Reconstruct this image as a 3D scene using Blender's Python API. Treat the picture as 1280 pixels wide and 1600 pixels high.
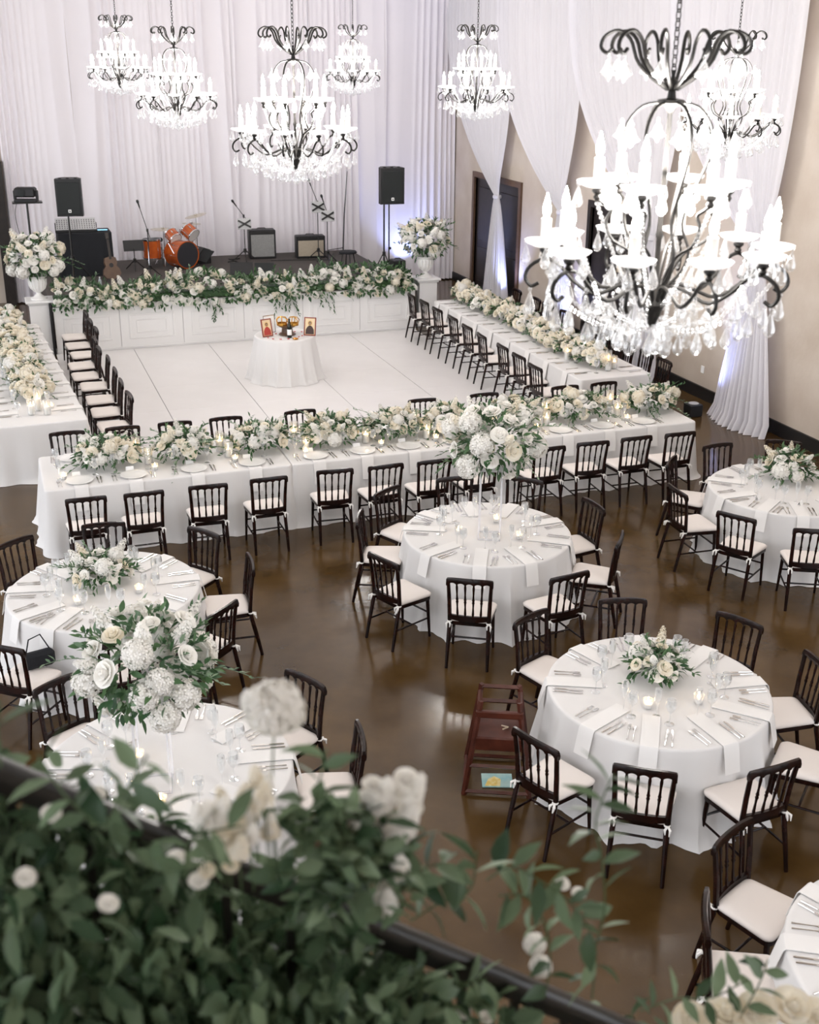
import bpy, bmesh, math, random
from mathutils import Vector, Matrix
PI = math.pi
for o in list(bpy.data.objects):
    bpy.data.objects.remove(o)
SC = bpy.context.scene
COL = SC.collection

# ------------------------------------------------------------------ camera
cam_d = bpy.data.cameras.new('camera'); cam = bpy.data.objects.new('camera', cam_d); COL.objects.link(cam)
FW = Vector((0.3150783, 0.8734282, -0.3712799)); RT = Vector((0.9418298, -0.3359725, 0.0088942)); UP = Vector((0.1169714, 0.3524848, 0.9284784))
cam.matrix_world = Matrix(((RT.x, UP.x, -FW.x, 0), (RT.y, UP.y, -FW.y, 0), (RT.z, UP.z, -FW.z, 5.3117), (0, 0, 0, 1)))
cam_d.sensor_fit = 'HORIZONTAL'; cam_d.sensor_width = 36; cam_d.lens = 1805.35 / 1280 * 36
cam_d.clip_start = 0.05; cam_d.clip_end = 200
cam_d.dof.use_dof = True; cam_d.dof.focus_distance = 11.5; cam_d.dof.aperture_fstop = 4.2
SC.camera = cam
# ------------------------------------------------------------------ world, exposure
W = bpy.data.worlds.new('world'); SC.world = W; W.use_nodes = True
W.node_tree.nodes['Background'].inputs[0].default_value = (0.93, 0.95, 1.0, 1)
W.node_tree.nodes['Background'].inputs[1].default_value = 2.8
SC.view_settings.view_transform = 'Standard'; SC.view_settings.look = 'None'
SC.view_settings.exposure = 0.0; SC.view_settings.gamma = 1.0
SC.view_settings.use_curve_mapping = False
SC.cycles.transparent_max_bounces = 32
CHANDELIER_W = 220.0
UPLIGHT_W = 190.0

# ------------------------------------------------------------------ materials
MATS = {}
def mat(name, col, rough=0.5, metal=0.0, spec=0.5, trans=0.0, ior=1.45, emit=None, estr=0, noise=None, bump=None, sheen=0, coat=0, sub=0, alpha=1.0):
    """noise=(scale, colour2, lo, hi); bump=(scale, strength)"""
    m = bpy.data.materials.new(name); m.use_nodes = True; nt = m.node_tree; b = nt.nodes['Principled BSDF']
    b.inputs['Base Color'].default_value = (*col, 1); b.inputs['Roughness'].default_value = rough
    b.inputs['Metallic'].default_value = metal; b.inputs['Specular IOR Level'].default_value = spec
    b.inputs['Transmission Weight'].default_value = trans; b.inputs['IOR'].default_value = ior
    b.inputs['Coat Weight'].default_value = coat; b.inputs['Sheen Weight'].default_value = sheen
    b.inputs['Alpha'].default_value = alpha
    if emit:
        b.inputs['Emission Color'].default_value = (*emit, 1); b.inputs['Emission Strength'].default_value = estr
    if noise or bump:
        tc = nt.nodes.new('ShaderNodeTexCoord')
    if noise:
        n = nt.nodes.new('ShaderNodeTexNoise'); n.inputs['Scale'].default_value = noise[0]; n.inputs['Detail'].default_value = 6
        nt.links.new(tc.outputs['Object'], n.inputs['Vector'])
        r = nt.nodes.new('ShaderNodeValToRGB'); r.color_ramp.elements[0].position = noise[2]; r.color_ramp.elements[1].position = noise[3]
        r.color_ramp.elements[0].color = (*col, 1); r.color_ramp.elements[1].color = (*noise[1], 1)
        nt.links.new(n.outputs['Fac'], r.inputs['Fac']); nt.links.new(r.outputs['Color'], b.inputs['Base Color'])
    if bump:
        n2 = nt.nodes.new('ShaderNodeTexNoise'); n2.inputs['Scale'].default_value = bump[0]; n2.inputs['Detail'].default_value = 4
        nt.links.new(tc.outputs['Object'], n2.inputs['Vector'])
        bp = nt.nodes.new('ShaderNodeBump'); bp.inputs['Strength'].default_value = bump[1]; bp.inputs['Distance'].default_value = 0.02
        nt.links.new(n2.outputs['Fac'], bp.inputs['Height']); nt.links.new(bp.outputs['Normal'], b.inputs['Normal'])
    MATS[name] = m
    return m
def island_mat(name, c1, c2, rough=0.5, trans=0.25, spec=0.4):
    """leaf / petal material: colour varies from piece to piece, a little light passes through"""
    m = bpy.data.materials.new(name); m.use_nodes = True; nt = m.node_tree; b = nt.nodes['Principled BSDF']; out = nt.nodes['Material Output']
    g = nt.nodes.new('ShaderNodeNewGeometry'); oi = nt.nodes.new('ShaderNodeObjectInfo')
    ad = nt.nodes.new('ShaderNodeMath'); ad.operation = 'ADD'; fr = nt.nodes.new('ShaderNodeMath'); fr.operation = 'FRACT'
    nt.links.new(g.outputs['Random Per Island'], ad.inputs[0]); nt.links.new(oi.outputs['Random'], ad.inputs[1]); nt.links.new(ad.outputs[0], fr.inputs[0])
    r = nt.nodes.new('ShaderNodeValToRGB'); r.color_ramp.elements[0].color = (*c1, 1); r.color_ramp.elements[1].color = (*c2, 1)
    nt.links.new(fr.outputs[0], r.inputs['Fac']); nt.links.new(r.outputs['Color'], b.inputs['Base Color'])
    b.inputs['Roughness'].default_value = rough; b.inputs['Specular IOR Level'].default_value = spec
    t = nt.nodes.new('ShaderNodeBsdfTranslucent'); nt.links.new(r.outputs['Color'], t.inputs['Color'])
    mx = nt.nodes.new('ShaderNodeMixShader'); mx.inputs[0].default_value = trans
    nt.links.new(b.outputs[0], mx.inputs[1]); nt.links.new(t.outputs[0], mx.inputs[2]); nt.links.new(mx.outputs[0], out.inputs['Surface'])
    MATS[name] = m
    return m
def clear_mat(name, tint, edge, gloss, rough=0.02, body=0.0):
    """thin clear glass: see-through with mirror-like edges (fresnel), plus a little milky body"""
    m = bpy.data.materials.new(name); m.use_nodes = True; nt = m.node_tree
    for n in list(nt.nodes): nt.nodes.remove(n)
    out = nt.nodes.new('ShaderNodeOutputMaterial'); tr = nt.nodes.new('ShaderNodeBsdfTransparent'); tr.inputs[0].default_value = (*tint, 1)
    gl = nt.nodes.new('ShaderNodeBsdfGlossy'); gl.inputs['Roughness'].default_value = rough; gl.inputs['Color'].default_value = (1, 1, 1, 1)
    lw = nt.nodes.new('ShaderNodeLayerWeight'); lw.inputs[0].default_value = edge
    mu = nt.nodes.new('ShaderNodeMath'); mu.operation = 'MULTIPLY'; mu.inputs[1].default_value = gloss
    nt.links.new(lw.outputs['Facing'], mu.inputs[0])
    mx = nt.nodes.new('ShaderNodeMixShader'); nt.links.new(mu.outputs[0], mx.inputs[0]); nt.links.new(tr.outputs[0], mx.inputs[1]); nt.links.new(gl.outputs[0], mx.inputs[2])
    last = mx
    if body:
        df = nt.nodes.new('ShaderNodeBsdfTranslucent'); df.inputs[0].default_value = (.95, .95, .95, 1)
        d2 = nt.nodes.new('ShaderNodeBsdfDiffuse'); d2.inputs[0].default_value = (.95, .95, .95, 1)
        a = nt.nodes.new('ShaderNodeMixShader'); a.inputs[0].default_value = .5; nt.links.new(df.outputs[0], a.inputs[1]); nt.links.new(d2.outputs[0], a.inputs[2])
        m2 = nt.nodes.new('ShaderNodeMixShader'); m2.inputs[0].default_value = body; nt.links.new(mx.outputs[0], m2.inputs[1]); nt.links.new(a.outputs[0], m2.inputs[2]); last = m2
    nt.links.new(last.outputs[0], out.inputs['Surface'])
    MATS[name] = m
    return m
def fabric_mat(name, col, trans, rough=0.8):
    m = mat(name, col, rough, spec=0.15, sheen=0.1); nt = m.node_tree; b = nt.nodes['Principled BSDF']; out = nt.nodes['Material Output']
    t = nt.nodes.new('ShaderNodeBsdfTranslucent'); t.inputs[0].default_value = (*col, 1)
    mx = nt.nodes.new('ShaderNodeMixShader'); mx.inputs[0].default_value = trans
    nt.links.new(b.outputs[0], mx.inputs[1]); nt.links.new(t.outputs[0], mx.inputs[2]); nt.links.new(mx.outputs[0], out.inputs['Surface'])
    return m
def add_bump(m, scale, strength, dist=0.01, stretch=(1, 1, 1)):
    nt = m.node_tree; b = nt.nodes['Principled BSDF']
    tc = nt.nodes.new('ShaderNodeTexCoord'); mp = nt.nodes.new('ShaderNodeMapping'); mp.inputs['Scale'].default_value = stretch
    n2 = nt.nodes.new('ShaderNodeTexNoise'); n2.inputs['Scale'].default_value = scale
    nt.links.new(tc.outputs['Object'], mp.inputs[0]); nt.links.new(mp.outputs[0], n2.inputs['Vector'])
    bp = nt.nodes.new('ShaderNodeBump'); bp.inputs['Strength'].default_value = strength; bp.inputs['Distance'].default_value = dist
    nt.links.new(n2.outputs['Fac'], bp.inputs['Height']); nt.links.new(bp.outputs['Normal'], b.inputs['Normal'])
mat('concrete', (.050, .026, .007), .22, noise=(1.6, (.098, .056, .020), .32, .70), spec=.40, bump=(60, .03))
def _floor_rough():
    m = MATS['concrete']; nt = m.node_tree; b = nt.nodes['Principled BSDF']
    tc = nt.nodes.new('ShaderNodeTexCoord'); n = nt.nodes.new('ShaderNodeTexNoise'); n.inputs['Scale'].default_value = 3.0; n.inputs['Detail'].default_value = 8
    r = nt.nodes.new('ShaderNodeMapRange'); r.inputs[3].default_value = .09; r.inputs[4].default_value = .22
    nt.links.new(tc.outputs['Object'], n.inputs['Vector']); nt.links.new(n.outputs['Fac'], r.inputs[0]); nt.links.new(r.outputs[0], b.inputs['Roughness'])
_floor_rough()
mat('dance_white', (.76, .735, .725), .22, noise=(2.0, (.79, .765, .755), .3, .7), spec=.4)
mat('plaster', (.50, .42, .345), .8, noise=(1.1, (.60, .525, .45), .35, .65), bump=(14, .15))
mat('ceiling_paint', (.82, .80, .78), .8)
mat('baseboard_black', (.012, .011, .011), .4)
mat('door_wood', (.012, .009, .008), .4, noise=(8, (.024, .017, .014), .3, .7))
mat('frame_wood', (.09, .05, .032), .4, noise=(9, (.13, .075, .045), .3, .7))
fabric_mat('curtain', (.88, .845, .885), .12)
fabric_mat('sheer', (.84, .825, .86), .30)
fabric_mat('linen', (.76, .745, .735), .05, .6); add_bump(MATS['linen'], 3.0, .25, .02)
fabric_mat('napkin_linen', (.82, .805, .79), .05, .7)
mat('mahogany', (.0055, .0025, .002), .22, spec=.30, noise=(12, (.020, .006, .004), .35, .7))
mat('cushion_cloth', (.80, .74, .70), .8, bump=(180, .08))
mat('tie_white', (.85, .83, .80), .8)
mat('iron', (.014, .013, .012), .32, spec=.6)
mat('bronze_iron', (.008, .007, .006), .45, metal=.0, spec=.4)
clear_mat('glass', (.955, .965, .97), .55, .95, .03, body=.10)
clear_mat('crystal', (.95, .96, .97), .55, .75, .04, body=.08)
clear_mat('dish_glass', (.96, .96, .97), .5, .6, .05, body=.45)
clear_mat('acrylic', (.90, .90, .95), .5, .7, .03, body=.5)
mat('wax', (.93, .90, .84), .5)
mat('bulb', (1, 1, 1), .3, emit=(1.0, .95, .90), estr=90)
mat('flame', (1, .8, .5), .5, emit=(1.0, .66, .30), estr=70)
mat('porcelain', (.86, .85, .83), .12)
mat('silver', (.70, .68, .66), .16, metal=1.0)
mat('card', (.92, .92, .91), .7)
mat('white_paint', (.84, .83, .82), .4)
mat('urn_white', (.82, .81, .79), .45)
mat('stage_carpet', (.07, .06, .055), .9, bump=(200, .2))
mat('black_plastic', (.012, .012, .013), .5)
mat('black_cloth', (.012, .013, .016), .9, bump=(90, .15))
mat('grille', (.010, .013, .013), .6, bump=(220, .4))
mat('amp_cloth', (.20, .20, .20), .8, noise=(160, (.32, .32, .31), .4, .6))
mat('amp_cloth_tan', (.34, .29, .22), .8, noise=(160, (.44, .38, .30), .4, .6))
mat('drum_orange', (.34, .055, .010), .18, coat=.5, noise=(5, (.50, .11, .018), .3, .7))
mat('drum_head', (.03, .03, .035), .4)
mat('drum_white', (.80, .79, .76), .5)
mat('chrome', (.75, .75, .76), .12, metal=1.0)
mat('brass', (.62, .56, .44), .25, metal=1.0)
mat('gold', (.75, .42, .10), .25, metal=1.0)
mat('pale_panel', (.50, .50, .50), .35)
mat('screen_blue', (.1, .3, .4), .3, emit=(.25, .6, .9), estr=1.5)
mat('high_chair_wood', (.048, .011, .006), .35, noise=(10, (.085, .022, .012), .3, .7), spec=.35)
mat('red_bead', (.55, .05, .06), .3)
mat('bottle_glass', (.010, .014, .008), .08)
mat('icon_gold', (.78, .62, .40), .5)
mat('icon_frame', (.25, .05, .03), .4)
mat('robe_red', (.42, .05, .04), .6)
mat('robe_dark', (.06, .035, .03), .6)
mat('skin_paint', (.42, .25, .15), .6)
mat('halo_gold', (.72, .48, .20), .4)
mat('book_teal', (.25, .48, .50), .5, noise=(9, (.40, .58, .55), .4, .6))
mat('book_yellow', (.70, .50, .10), .5, noise=(40, (.85, .72, .35), .4, .6))
mat('plastic_clear_blue', (.70, .78, .82), .15, trans=.5)
mat('gold_plate', (.50, .40, .28), .4)
mat('water', (.9, .95, .97), .05, trans=1, ior=1.33)
island_mat('petal_white', (.88, .86, .80), (.93, .91, .87), .6, .18, .2)
island_mat('petal_cream', (.84, .76, .60), (.92, .88, .78), .6, .18, .2)
island_mat('petal_green', (.62, .68, .40), (.86, .88, .70), .6, .18, .2)
island_mat('leaf', (.030, .085, .035), (.085, .17, .065), .42, .22)
island_mat('leaf_sage', (.11, .19, .11), (.23, .31, .20), .5, .22)
island_mat('leaf_front', (.024, .058, .026), (.20, .28, .165), .40, .24, .30)
mat('stem', (.06, .10, .04), .6)

# ------------------------------------------------------------------ mesh builder
class MB:
    def __init__(s): s.v = []; s.f = []; s.mi = []; s.m = 0
    def add(s, vs, fs):
        n = len(s.v); s.v += [tuple(v) for v in vs]; s.f += [tuple(i + n for i in f) for f in fs]; s.mi += [s.m] * len(fs)
    def box(s, x0, x1, y0, y1, z0, z1, M=None, b=0.0):
        if b > 0:
            b = min(b, (x1 - x0) / 2.01, (y1 - y0) / 2.01, (z1 - z0) / 2.01)
            vs = []
            for z, i in ((z0, b), (z0 + b, 0), (z1 - b, 0), (z1, b)):
                X0, X1, Y0, Y1 = x0 + i, x1 - i, y0 + i, y1 - i; c = b * .6 if i == 0 else 0
                vs += [(X0 + c, Y0, z), (X1 - c, Y0, z), (X1, Y0 + c, z), (X1, Y1 - c, z), (X1 - c, Y1, z), (X0 + c, Y1, z), (X0, Y1 - c, z), (X0, Y0 + c, z)]
            fs = [tuple(range(7, -1, -1)), tuple(range(24, 32))]
            for k in range(3):
                for i in range(8): fs.append((k * 8 + i, k * 8 + (i + 1) % 8, k * 8 + 8 + (i + 1) % 8, k * 8 + 8 + i))
        else:
            vs = [(x0, y0, z0), (x1, y0, z0), (x1, y1, z0), (x0, y1, z0), (x0, y0, z1), (x1, y0, z1), (x1, y1, z1), (x0, y1, z1)]
            fs = [(3, 2, 1, 0), (4, 5, 6, 7), (0, 1, 5, 4), (1, 2, 6, 5), (2, 3, 7, 6), (3, 0, 4, 7)]
        if M is not None: vs = [M @ Vector(v) for v in vs]
        s.add(vs, fs); return s
    def loft(s, rings, close=True, caps=True):
        n = len(rings[0]); base = [v for r in rings for v in r]; fs = []
        for k in range(len(rings) - 1):
            for i in range(n if close else n - 1):
                j = (i + 1) % n
                fs.append((k * n + i, k * n + j, (k + 1) * n + j, (k + 1) * n + i))
        if caps and close:
            fs.append(tuple(range(n - 1, -1, -1))); fs.append(tuple((len(rings) - 1) * n + i for i in range(n)))
        s.add(base, fs); return s
    def tube(s, pts, r, n=8, caps=True):
        pts = [Vector(p) for p in pts]; m = len(pts)
        rad = r if isinstance(r, (list, tuple)) else [r] * m
        t0 = (pts[1] - pts[0]).normalized(); a = Vector((0, 0, 1)) if abs(t0.z) < .9 else Vector((1, 0, 0)); nrm = t0.cross(a).normalized(); rings = []
        for i in range(m):
            t = (pts[min(i + 1, m - 1)] - pts[max(i - 1, 0)]).normalized()
            nrm = (nrm - t * nrm.dot(t)).normalized(); bn = t.cross(nrm)
            rings.append([pts[i] + (nrm * math.cos(2 * PI * k / n) + bn * math.sin(2 * PI * k / n)) * rad[i] for k in range(n)])
        return s.loft(rings, True, caps)
    def lathe(s, prof, n=16, c=(0, 0, 0), M=None, caps=True):
        rings = [[Vector((c[0] + r * math.cos(2 * PI * k / n), c[1] + r * math.sin(2 * PI * k / n), c[2] + z)) for k in range(n)] for r, z in prof]
        if M is not None: rings = [[M @ v for v in r] for r in rings]
        return s.loft(rings, True, caps)
    def prism(s, poly, h, M=None):
        n = len(poly); vs = [Vector((x, y, 0)) for x, y in poly] + [Vector((x, y, h)) for x, y in poly]
        if M is not None: vs = [M @ v for v in vs]
        fs = [tuple(range(n - 1, -1, -1)), tuple(range(n, 2 * n))] + [(i, (i + 1) % n, n + (i + 1) % n, n + i) for i in range(n)]
        s.add(vs, fs); return s
    def grid(s, fn, nu, nv):
        vs = [fn(i / nu, j / nv) for j in range(nv + 1) for i in range(nu + 1)]
        fs = [(j * (nu + 1) + i, j * (nu + 1) + i + 1, (j + 1) * (nu + 1) + i + 1, (j + 1) * (nu + 1) + i) for j in range(nv) for i in range(nu)]
        s.add(vs, fs); return s
    def mesh(s, name, mats, smooth=True, fix=True, auto=40):
        me = bpy.data.meshes.new(name); me.from_pydata(s.v, [], s.f)
        if isinstance(mats, str): mats = [mats]
        for m in mats: me.materials.append(MATS[m])
        if len(mats) > 1: me.polygons.foreach_set('material_index', s.mi)
        if fix:
            bm = bmesh.new(); bm.from_mesh(me); bmesh.ops.recalc_face_normals(bm, faces=bm.faces); bm.to_mesh(me); bm.free()
        if smooth:
            me.polygons.foreach_set('use_smooth', [True] * len(me.polygons))
            if auto: me.set_sharp_from_angle(angle=math.radians(auto))
        me.update()
        return me
def T(x=0, y=0, z=0): return Matrix.Translation((x, y, z))
def RZ(a): return Matrix.Rotation(a, 4, 'Z')
def RX(a): return Matrix.Rotation(a, 4, 'X')
def RY(a): return Matrix.Rotation(a, 4, 'Y')
def SCL(a, b=None, c=None): return Matrix.Diagonal((a, b if b is not None else a, c if c is not None else a, 1))
def aim(d):
    """rotation taking +Z to d"""
    return Vector((0, 0, 1)).rotation_difference(Vector(d).normalized()).to_matrix().to_4x4()

# ------------------------------------------------------------------ objects
def obj(name, me, parent=None, M=None, label=None, cat=None, group=None, kind=None):
    o = bpy.data.objects.new(name, me); COL.objects.link(o)
    if parent is not None: o.parent = parent
    if M is not None: o.matrix_basis = M
    if label: o['label'] = label
    if cat: o['category'] = cat
    if group: o['group'] = group
    if kind: o['kind'] = kind
    return o
def put(name, M, label, cat, parts, group=None):
    """a thing: an Empty at its base and one child per part; parts = [(name, mesh, matrix, subparts[, label])]"""
    e = obj(name, None, None, M, label, cat, group); e.empty_display_size = .1
    for p in parts: put_part(e, p)
    return e
def put_part(e, p):
    o = obj(p[0], p[1], e, p[2] if len(p) > 2 else None, p[4] if len(p) > 4 else None)
    if p[0] in ('foliage', 'bead_cluster', 'florets'): o['kind'] = 'stuff'
    for q in (p[3] if len(p) > 3 and p[3] else []):
        obj(q[0], q[1], o, q[2] if len(q) > 2 else None)
    return o
def structure(name, me, parent=None, M=None):
    return obj(name, me, parent, M, kind=None if parent else 'structure')
ORD = ['first', 'second', 'third', 'fourth', 'fifth', 'sixth', 'seventh', 'eighth', 'ninth', 'tenth', 'eleventh', 'twelfth', 'thirteenth']
CLOCK = ['twelve', 'one', 'two', 'three', 'four', 'five', 'six', 'seven', 'eight', 'nine', 'ten', 'eleven']

# ================================================================== SETTING
def q(x0, x1, y0, y1, z0, z1, m, **k): return MB().box(x0, x1, y0, y1, z0, z1).mesh('box', m, smooth=False)
structure('floor', q(-9, 12, -5, 28, -.2, 0, 'concrete'))
structure('ceiling', q(-9, 12, -1, 28, 7.3, 7.5, 'ceiling_paint'))
structure('added_shade_wall', q(-1.6, 3.2, -1.0, -.8, 0, 7.3, 'plaster'))  # unseen wall added behind the camera to shade the railing greenery
structure('wall_back', q(-9, 12, 27.15, 27.4, 0, 7.3, 'plaster'))
# right wall with three door openings
def wall_right():
    m = MB(); X0, X1 = 10.8, 11.05
    ys = [-1, 10.3, 12.6, 17.6, 19.9, 23.15, 25.6, 27.15]
    for i in range(len(ys) - 1):
        m.box(X0, X1, ys[i], ys[i + 1], 2.6 if i in (1, 3, 5) else 0, 7.3)
    w = structure('wall_right', m.mesh('wall_right', 'plaster', smooth=False))
    b = MB()
    for i in (0, 2, 4, 6): b.box(10.765, 10.8, ys[i] + .1, ys[i + 1] - .1, 0, .2)
    structure('baseboard_right', b.mesh('baseboard', 'baseboard_black', smooth=False))
    for k, i in enumerate((5, 3, 1)):
        y0, y1 = ys[i], ys[i + 1]; d = obj('door_%d' % (k + 1), None, None, T(10.8, (y0 + y1) / 2, 0), kind='structure')
        h = (y1 - y0) / 2
        fr = MB().box(-.05, .1, -h - .11, -h, 0, 2.72).box(-.05, .1, h, h + .11, 0, 2.72).box(-.05, .1, -h, h, 2.6, 2.72)
        obj('door_frame', fr.mesh('door_frame', 'frame_wood' if k == 0 else 'door_wood', smooth=False), d)
        for sgn in (-1, 1):
            lf = MB(); a, c = (0.005, h - .01) if sgn > 0 else (-h + .01, -.005)
            lf.box(.03, .08, a, c, .01, 2.59)
            lo = obj('door_leaf', lf.mesh('door_leaf', 'door_wood', smooth=False), d)
            for z0, z1 in ((.25, 1.05), (1.2, 2.4)):
                pm = MB().box(.012, .035, a + .15, c - .15, z0, z1, b=.012); obj('door_panel', pm.mesh('door_panel', 'door_wood'), lo)
            obj('push_plate', MB().box(.015, .031, (a if sgn > 0 else c - .12), (a + .12 if sgn > 0 else c), 1.55, 1.72, b=.004).mesh('push_plate', 'gold_plate'), lo)
wall_right()
structure('baseboard_back', q(8.3, 10.76, 27.05, 27.15, 0, .22, 'baseboard_black'))
structure('trim_1', q(.20, .42, 26.75, 27.1, 0, 3.05, 'door_wood'))
obj('wall_outlet', MB().box(10.785, 10.8, 15.75, 15.83, .42, .54, b=.004).mesh('wall_outlet', 'card'), label='small white wall outlet above the black baseboard on the plaster wall', cat='outlet')
# dance floor of white panels
df = obj('floor_dance', None, None, T(0, 0, 0), kind='structure')
PX = [.92 + 1.412 * i for i in range(6)]; PY = [21.93 - 1.41 * j for j in range(7)]
pm = MB().box(.004, 1.408, .0015, 1.4085, .001, .018, b=.001).mesh('floor_panel', 'dance_white', smooth=False)
obj('floor_underlay', q(.93, 7.97, 13.48, 21.92, .0005, .010, 'black_plastic'), df)
for i in range(5):
    for j in range(6): obj('floor_panel', pm, df, T(PX[i], PY[j + 1], 0))

# back curtain: pleated panels
def curtain_mesh(w, h, seed, per=.36, amp=.075, ds=.022):
    R = random.Random(seed); n = int(w / ds); ph = R.random() * 9; f = []; a2 = []; p = ph
    for i in range(n + 1):
        p += 2 * PI * ds / per * (1 + .55 * math.sin(i * ds * 2.3 + seed) + .3 * math.sin(i * ds * 7.1 + seed * 2)); f.append(p)
        a2.append(.55 + .45 * math.sin(i * ds * 3.7 + seed * 1.3))
    def fn(u, v):
        i = round(u * n); a = amp * a2[i] * (.8 + .3 * v); c = math.sin(f[i] + .35 * math.sin(v * 3 + seed + i * .02))
        y = -a * (1 - abs(c) ** .8 * 1.6) + .02 * math.sin(i * ds * 1.9 + v * 2)
        return (u * w + .02 * math.sin(v * 4 + i * .05), y, h * (1 - v))
    return MB().grid(fn, n, 10).mesh('curtain_panel', 'curtain', fix=False, auto=0)
cw = [1.55, 1.75, 1.7, 1.8, 1.75, 1.75]; cx = .43
names = ['leftmost white pleated curtain panel behind the stage beside the dark post', 'white pleated curtain panel hanging behind the drum kit, second from left', 'white pleated curtain panel behind the drum cymbals, third from left',
         'white pleated curtain panel behind the two guitar amplifiers', 'white pleated curtain panel behind the right loudspeaker stand', 'rightmost white pleated back curtain panel by the corner doors']
for i, w in enumerate(cw):
    obj('curtain_panel', curtain_mesh(w + .03, 7.22, i * 3.1 + 1), None, T(cx, 26.92, .03), names[i], 'curtain', 'pleated curtain panels behind the stage'); cx += w
# swagged sheer drapes on the right wall
def drape(yfar, ynear, ytie, ztie, yb0, yb1, seed, label, belly=.35):
    e = obj('swag_drape', None, None, T(10.62, ytie, 0), label, 'drape', 'tied sheer drapes along the right wall')
    R = random.Random(seed); N = 150; ph = [0]
    for i in range(N): ph.append(ph[-1] + 2 * PI / 6.5 * (1 + .6 * math.sin(i * .31 + seed)))
    def up(u, v):
        i = round(u * N); yt = (yfar + (ynear - yfar) * u) - ytie; tw = (.5 - u) * .17
        e1 = v ** (2.6 + 1.2 * u); y = yt * (1 - e1) + tw * e1 - belly * u * u * math.sin(PI * min(1, v * 1.08) ** 1.3)
        a = .035 * (1 - .55 * v); x = -a * math.sin(ph[i] + .6 * v) - .10 * math.sin(v * PI) * (1 - u) - .06 * v
        return (x, y, 7.25 + (ztie - 7.25) * v)
    obj('upper_drape', MB().grid(up, N, 22).mesh('upper_drape', 'sheer', fix=False, auto=0), e)
    def lo(u, v):
        i = round(u * N); ww = v ** .75; y = (.5 - u) * .17 * (1 - ww) + (yb1 - ytie + (yb0 - yb1) * u) * ww
        a = .03 + .05 * v; x = -a * math.sin(ph[i] * .55 + .4 * v) - .06 - .20 * v * math.sin(u * PI) - (.08 * max(0, v - .95) * 20)
        return (x, y, ztie * (1 - v) + .006)
    obj('lower_drape', MB().grid(lo, N, 14).mesh('lower_drape', 'sheer', fix=False, auto=0), e)
    m = MB(); m.lathe([(.075, -.04), (.095, -.03), (.10, 0), (.095, .03), (.075, .04)], 18, (-.05, 0, ztie)); obj('tie_band', m.mesh('tie_band', 'sheer'), e)
drape(27.0, 23.75, 23.85, 2.35, 23.1, 24.3, 1, 'sheer white tied drape in front of the dark corner doors')
drape(24.2, 20.6, 20.75, 2.4, 20.15, 21.1, 2, 'sheer white tied drape right of the corner doors, above the long table')
drape(20.9, 17.2, 17.3, 2.4, 16.8, 17.8, 3, 'sheer white tied drape directly behind the large near chandelier')
drape(17.4, 14.0, 14.35, 2.6, 13.55, 15.0, 4, 'sheer white tied drape pooling on the floor at far right', .04)
# floor uplights behind the drapes
def uplight(x, y, label, tx, ty):
    body = MB().box(-.11, .11, -.11, .11, 0, .20, b=.015).mesh('housing', 'black_plastic')
    lens = MB().lathe([(.08, .2), (.08, .205), (.0, .207)], 16).mesh('lens', 'pale_panel')
    e = put('uplight_box', T(x, y, 0), label, 'uplight', [('housing', body), ('lens', lens)], 'floor uplights')
    l = bpy.data.lights.new('uplight_lamp', 'SPOT'); l.energy = UPLIGHT_W; l.color = (.38, .47, 1.0); l.spot_size = 1.5; l.spot_blend = .8; l.shadow_soft_size = .06
    o = bpy.data.objects.new('uplight_lamp', l); COL.objects.link(o); o.parent = e; o.matrix_basis = T(0, 0, .24) @ aim(Vector((tx - x, ty - y, 2.6))) @ RX(PI)
uplight(10.12, 14.95, 'black uplight box on the floor beside the pooled sheer drape', 10.6, 14.4)
uplight(10.38, 23.02, 'black uplight box at the foot of the drape by the corner doors', 10.72, 23.2)
uplight(10.38, 20.0, 'black uplight box at the foot of the drape behind the long right table', 10.72, 20.15)
uplight(9.5, 26.45, 'black uplight box at the back curtain right of the stage', 9.4, 27.1)

# ================================================================== STAGE
SZ = .88
def stage():
    e = obj('stage', None, None, T(0, 0, 0), 'low stage with white moulded front panels and dark carpet deck', 'stage')
    obj('deck', q(.93, 8.05, 22.03, 26.75, .10, SZ, 'stage_carpet'), e)
    obj('edge_trim', q(.885, .93, 21.94, 22.1, 0, .95, 'black_plastic'), e)
    xs = [.95 + (8.0 - .95) / 6 * i for i in range(7)]
    wd = xs[1] - xs[0]
    pl = MB().box(.003, wd - .003, 0, .06, .012, .80, b=.003).mesh('fascia_panel', 'white_paint', smooth=False)
    def ring(x0, x1, z0, z1, t, d):
        m = MB(); Y = -d
        for a in ((x0, x1, z0, z0 + t), (x0, x1, z1 - t, z1), (x0, x0 + t, z0 + t, z1 - t), (x1 - t, x1, z0 + t, z1 - t)): m.box(a[0], a[1], Y, .002, a[2], a[3], b=d * .45)
        return m.mesh('moulding', 'white_paint')
    r1 = ring(.16, wd - .16, .20, .68, .035, .016); r2 = ring(.30, wd - .30, .31, .57, .025, .012)
    for i in range(6):
        p = obj('fascia_panel', pl, e, T(xs[i], 21.965, 0)); obj('moulding', r1, p); obj('moulding', r2, p)
    obj('top_ledge', MB().box(.94, 8.05, 21.94, 22.05, .80, .872, b=.006).mesh('top_ledge', 'white_paint', smooth=False), e)
    obj('skirt_base', MB().box(.94, 8.02, 21.955, 22.02, .0, .06, b=.004).mesh('skirt_base', 'white_paint', smooth=False), e)
stage()
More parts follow.
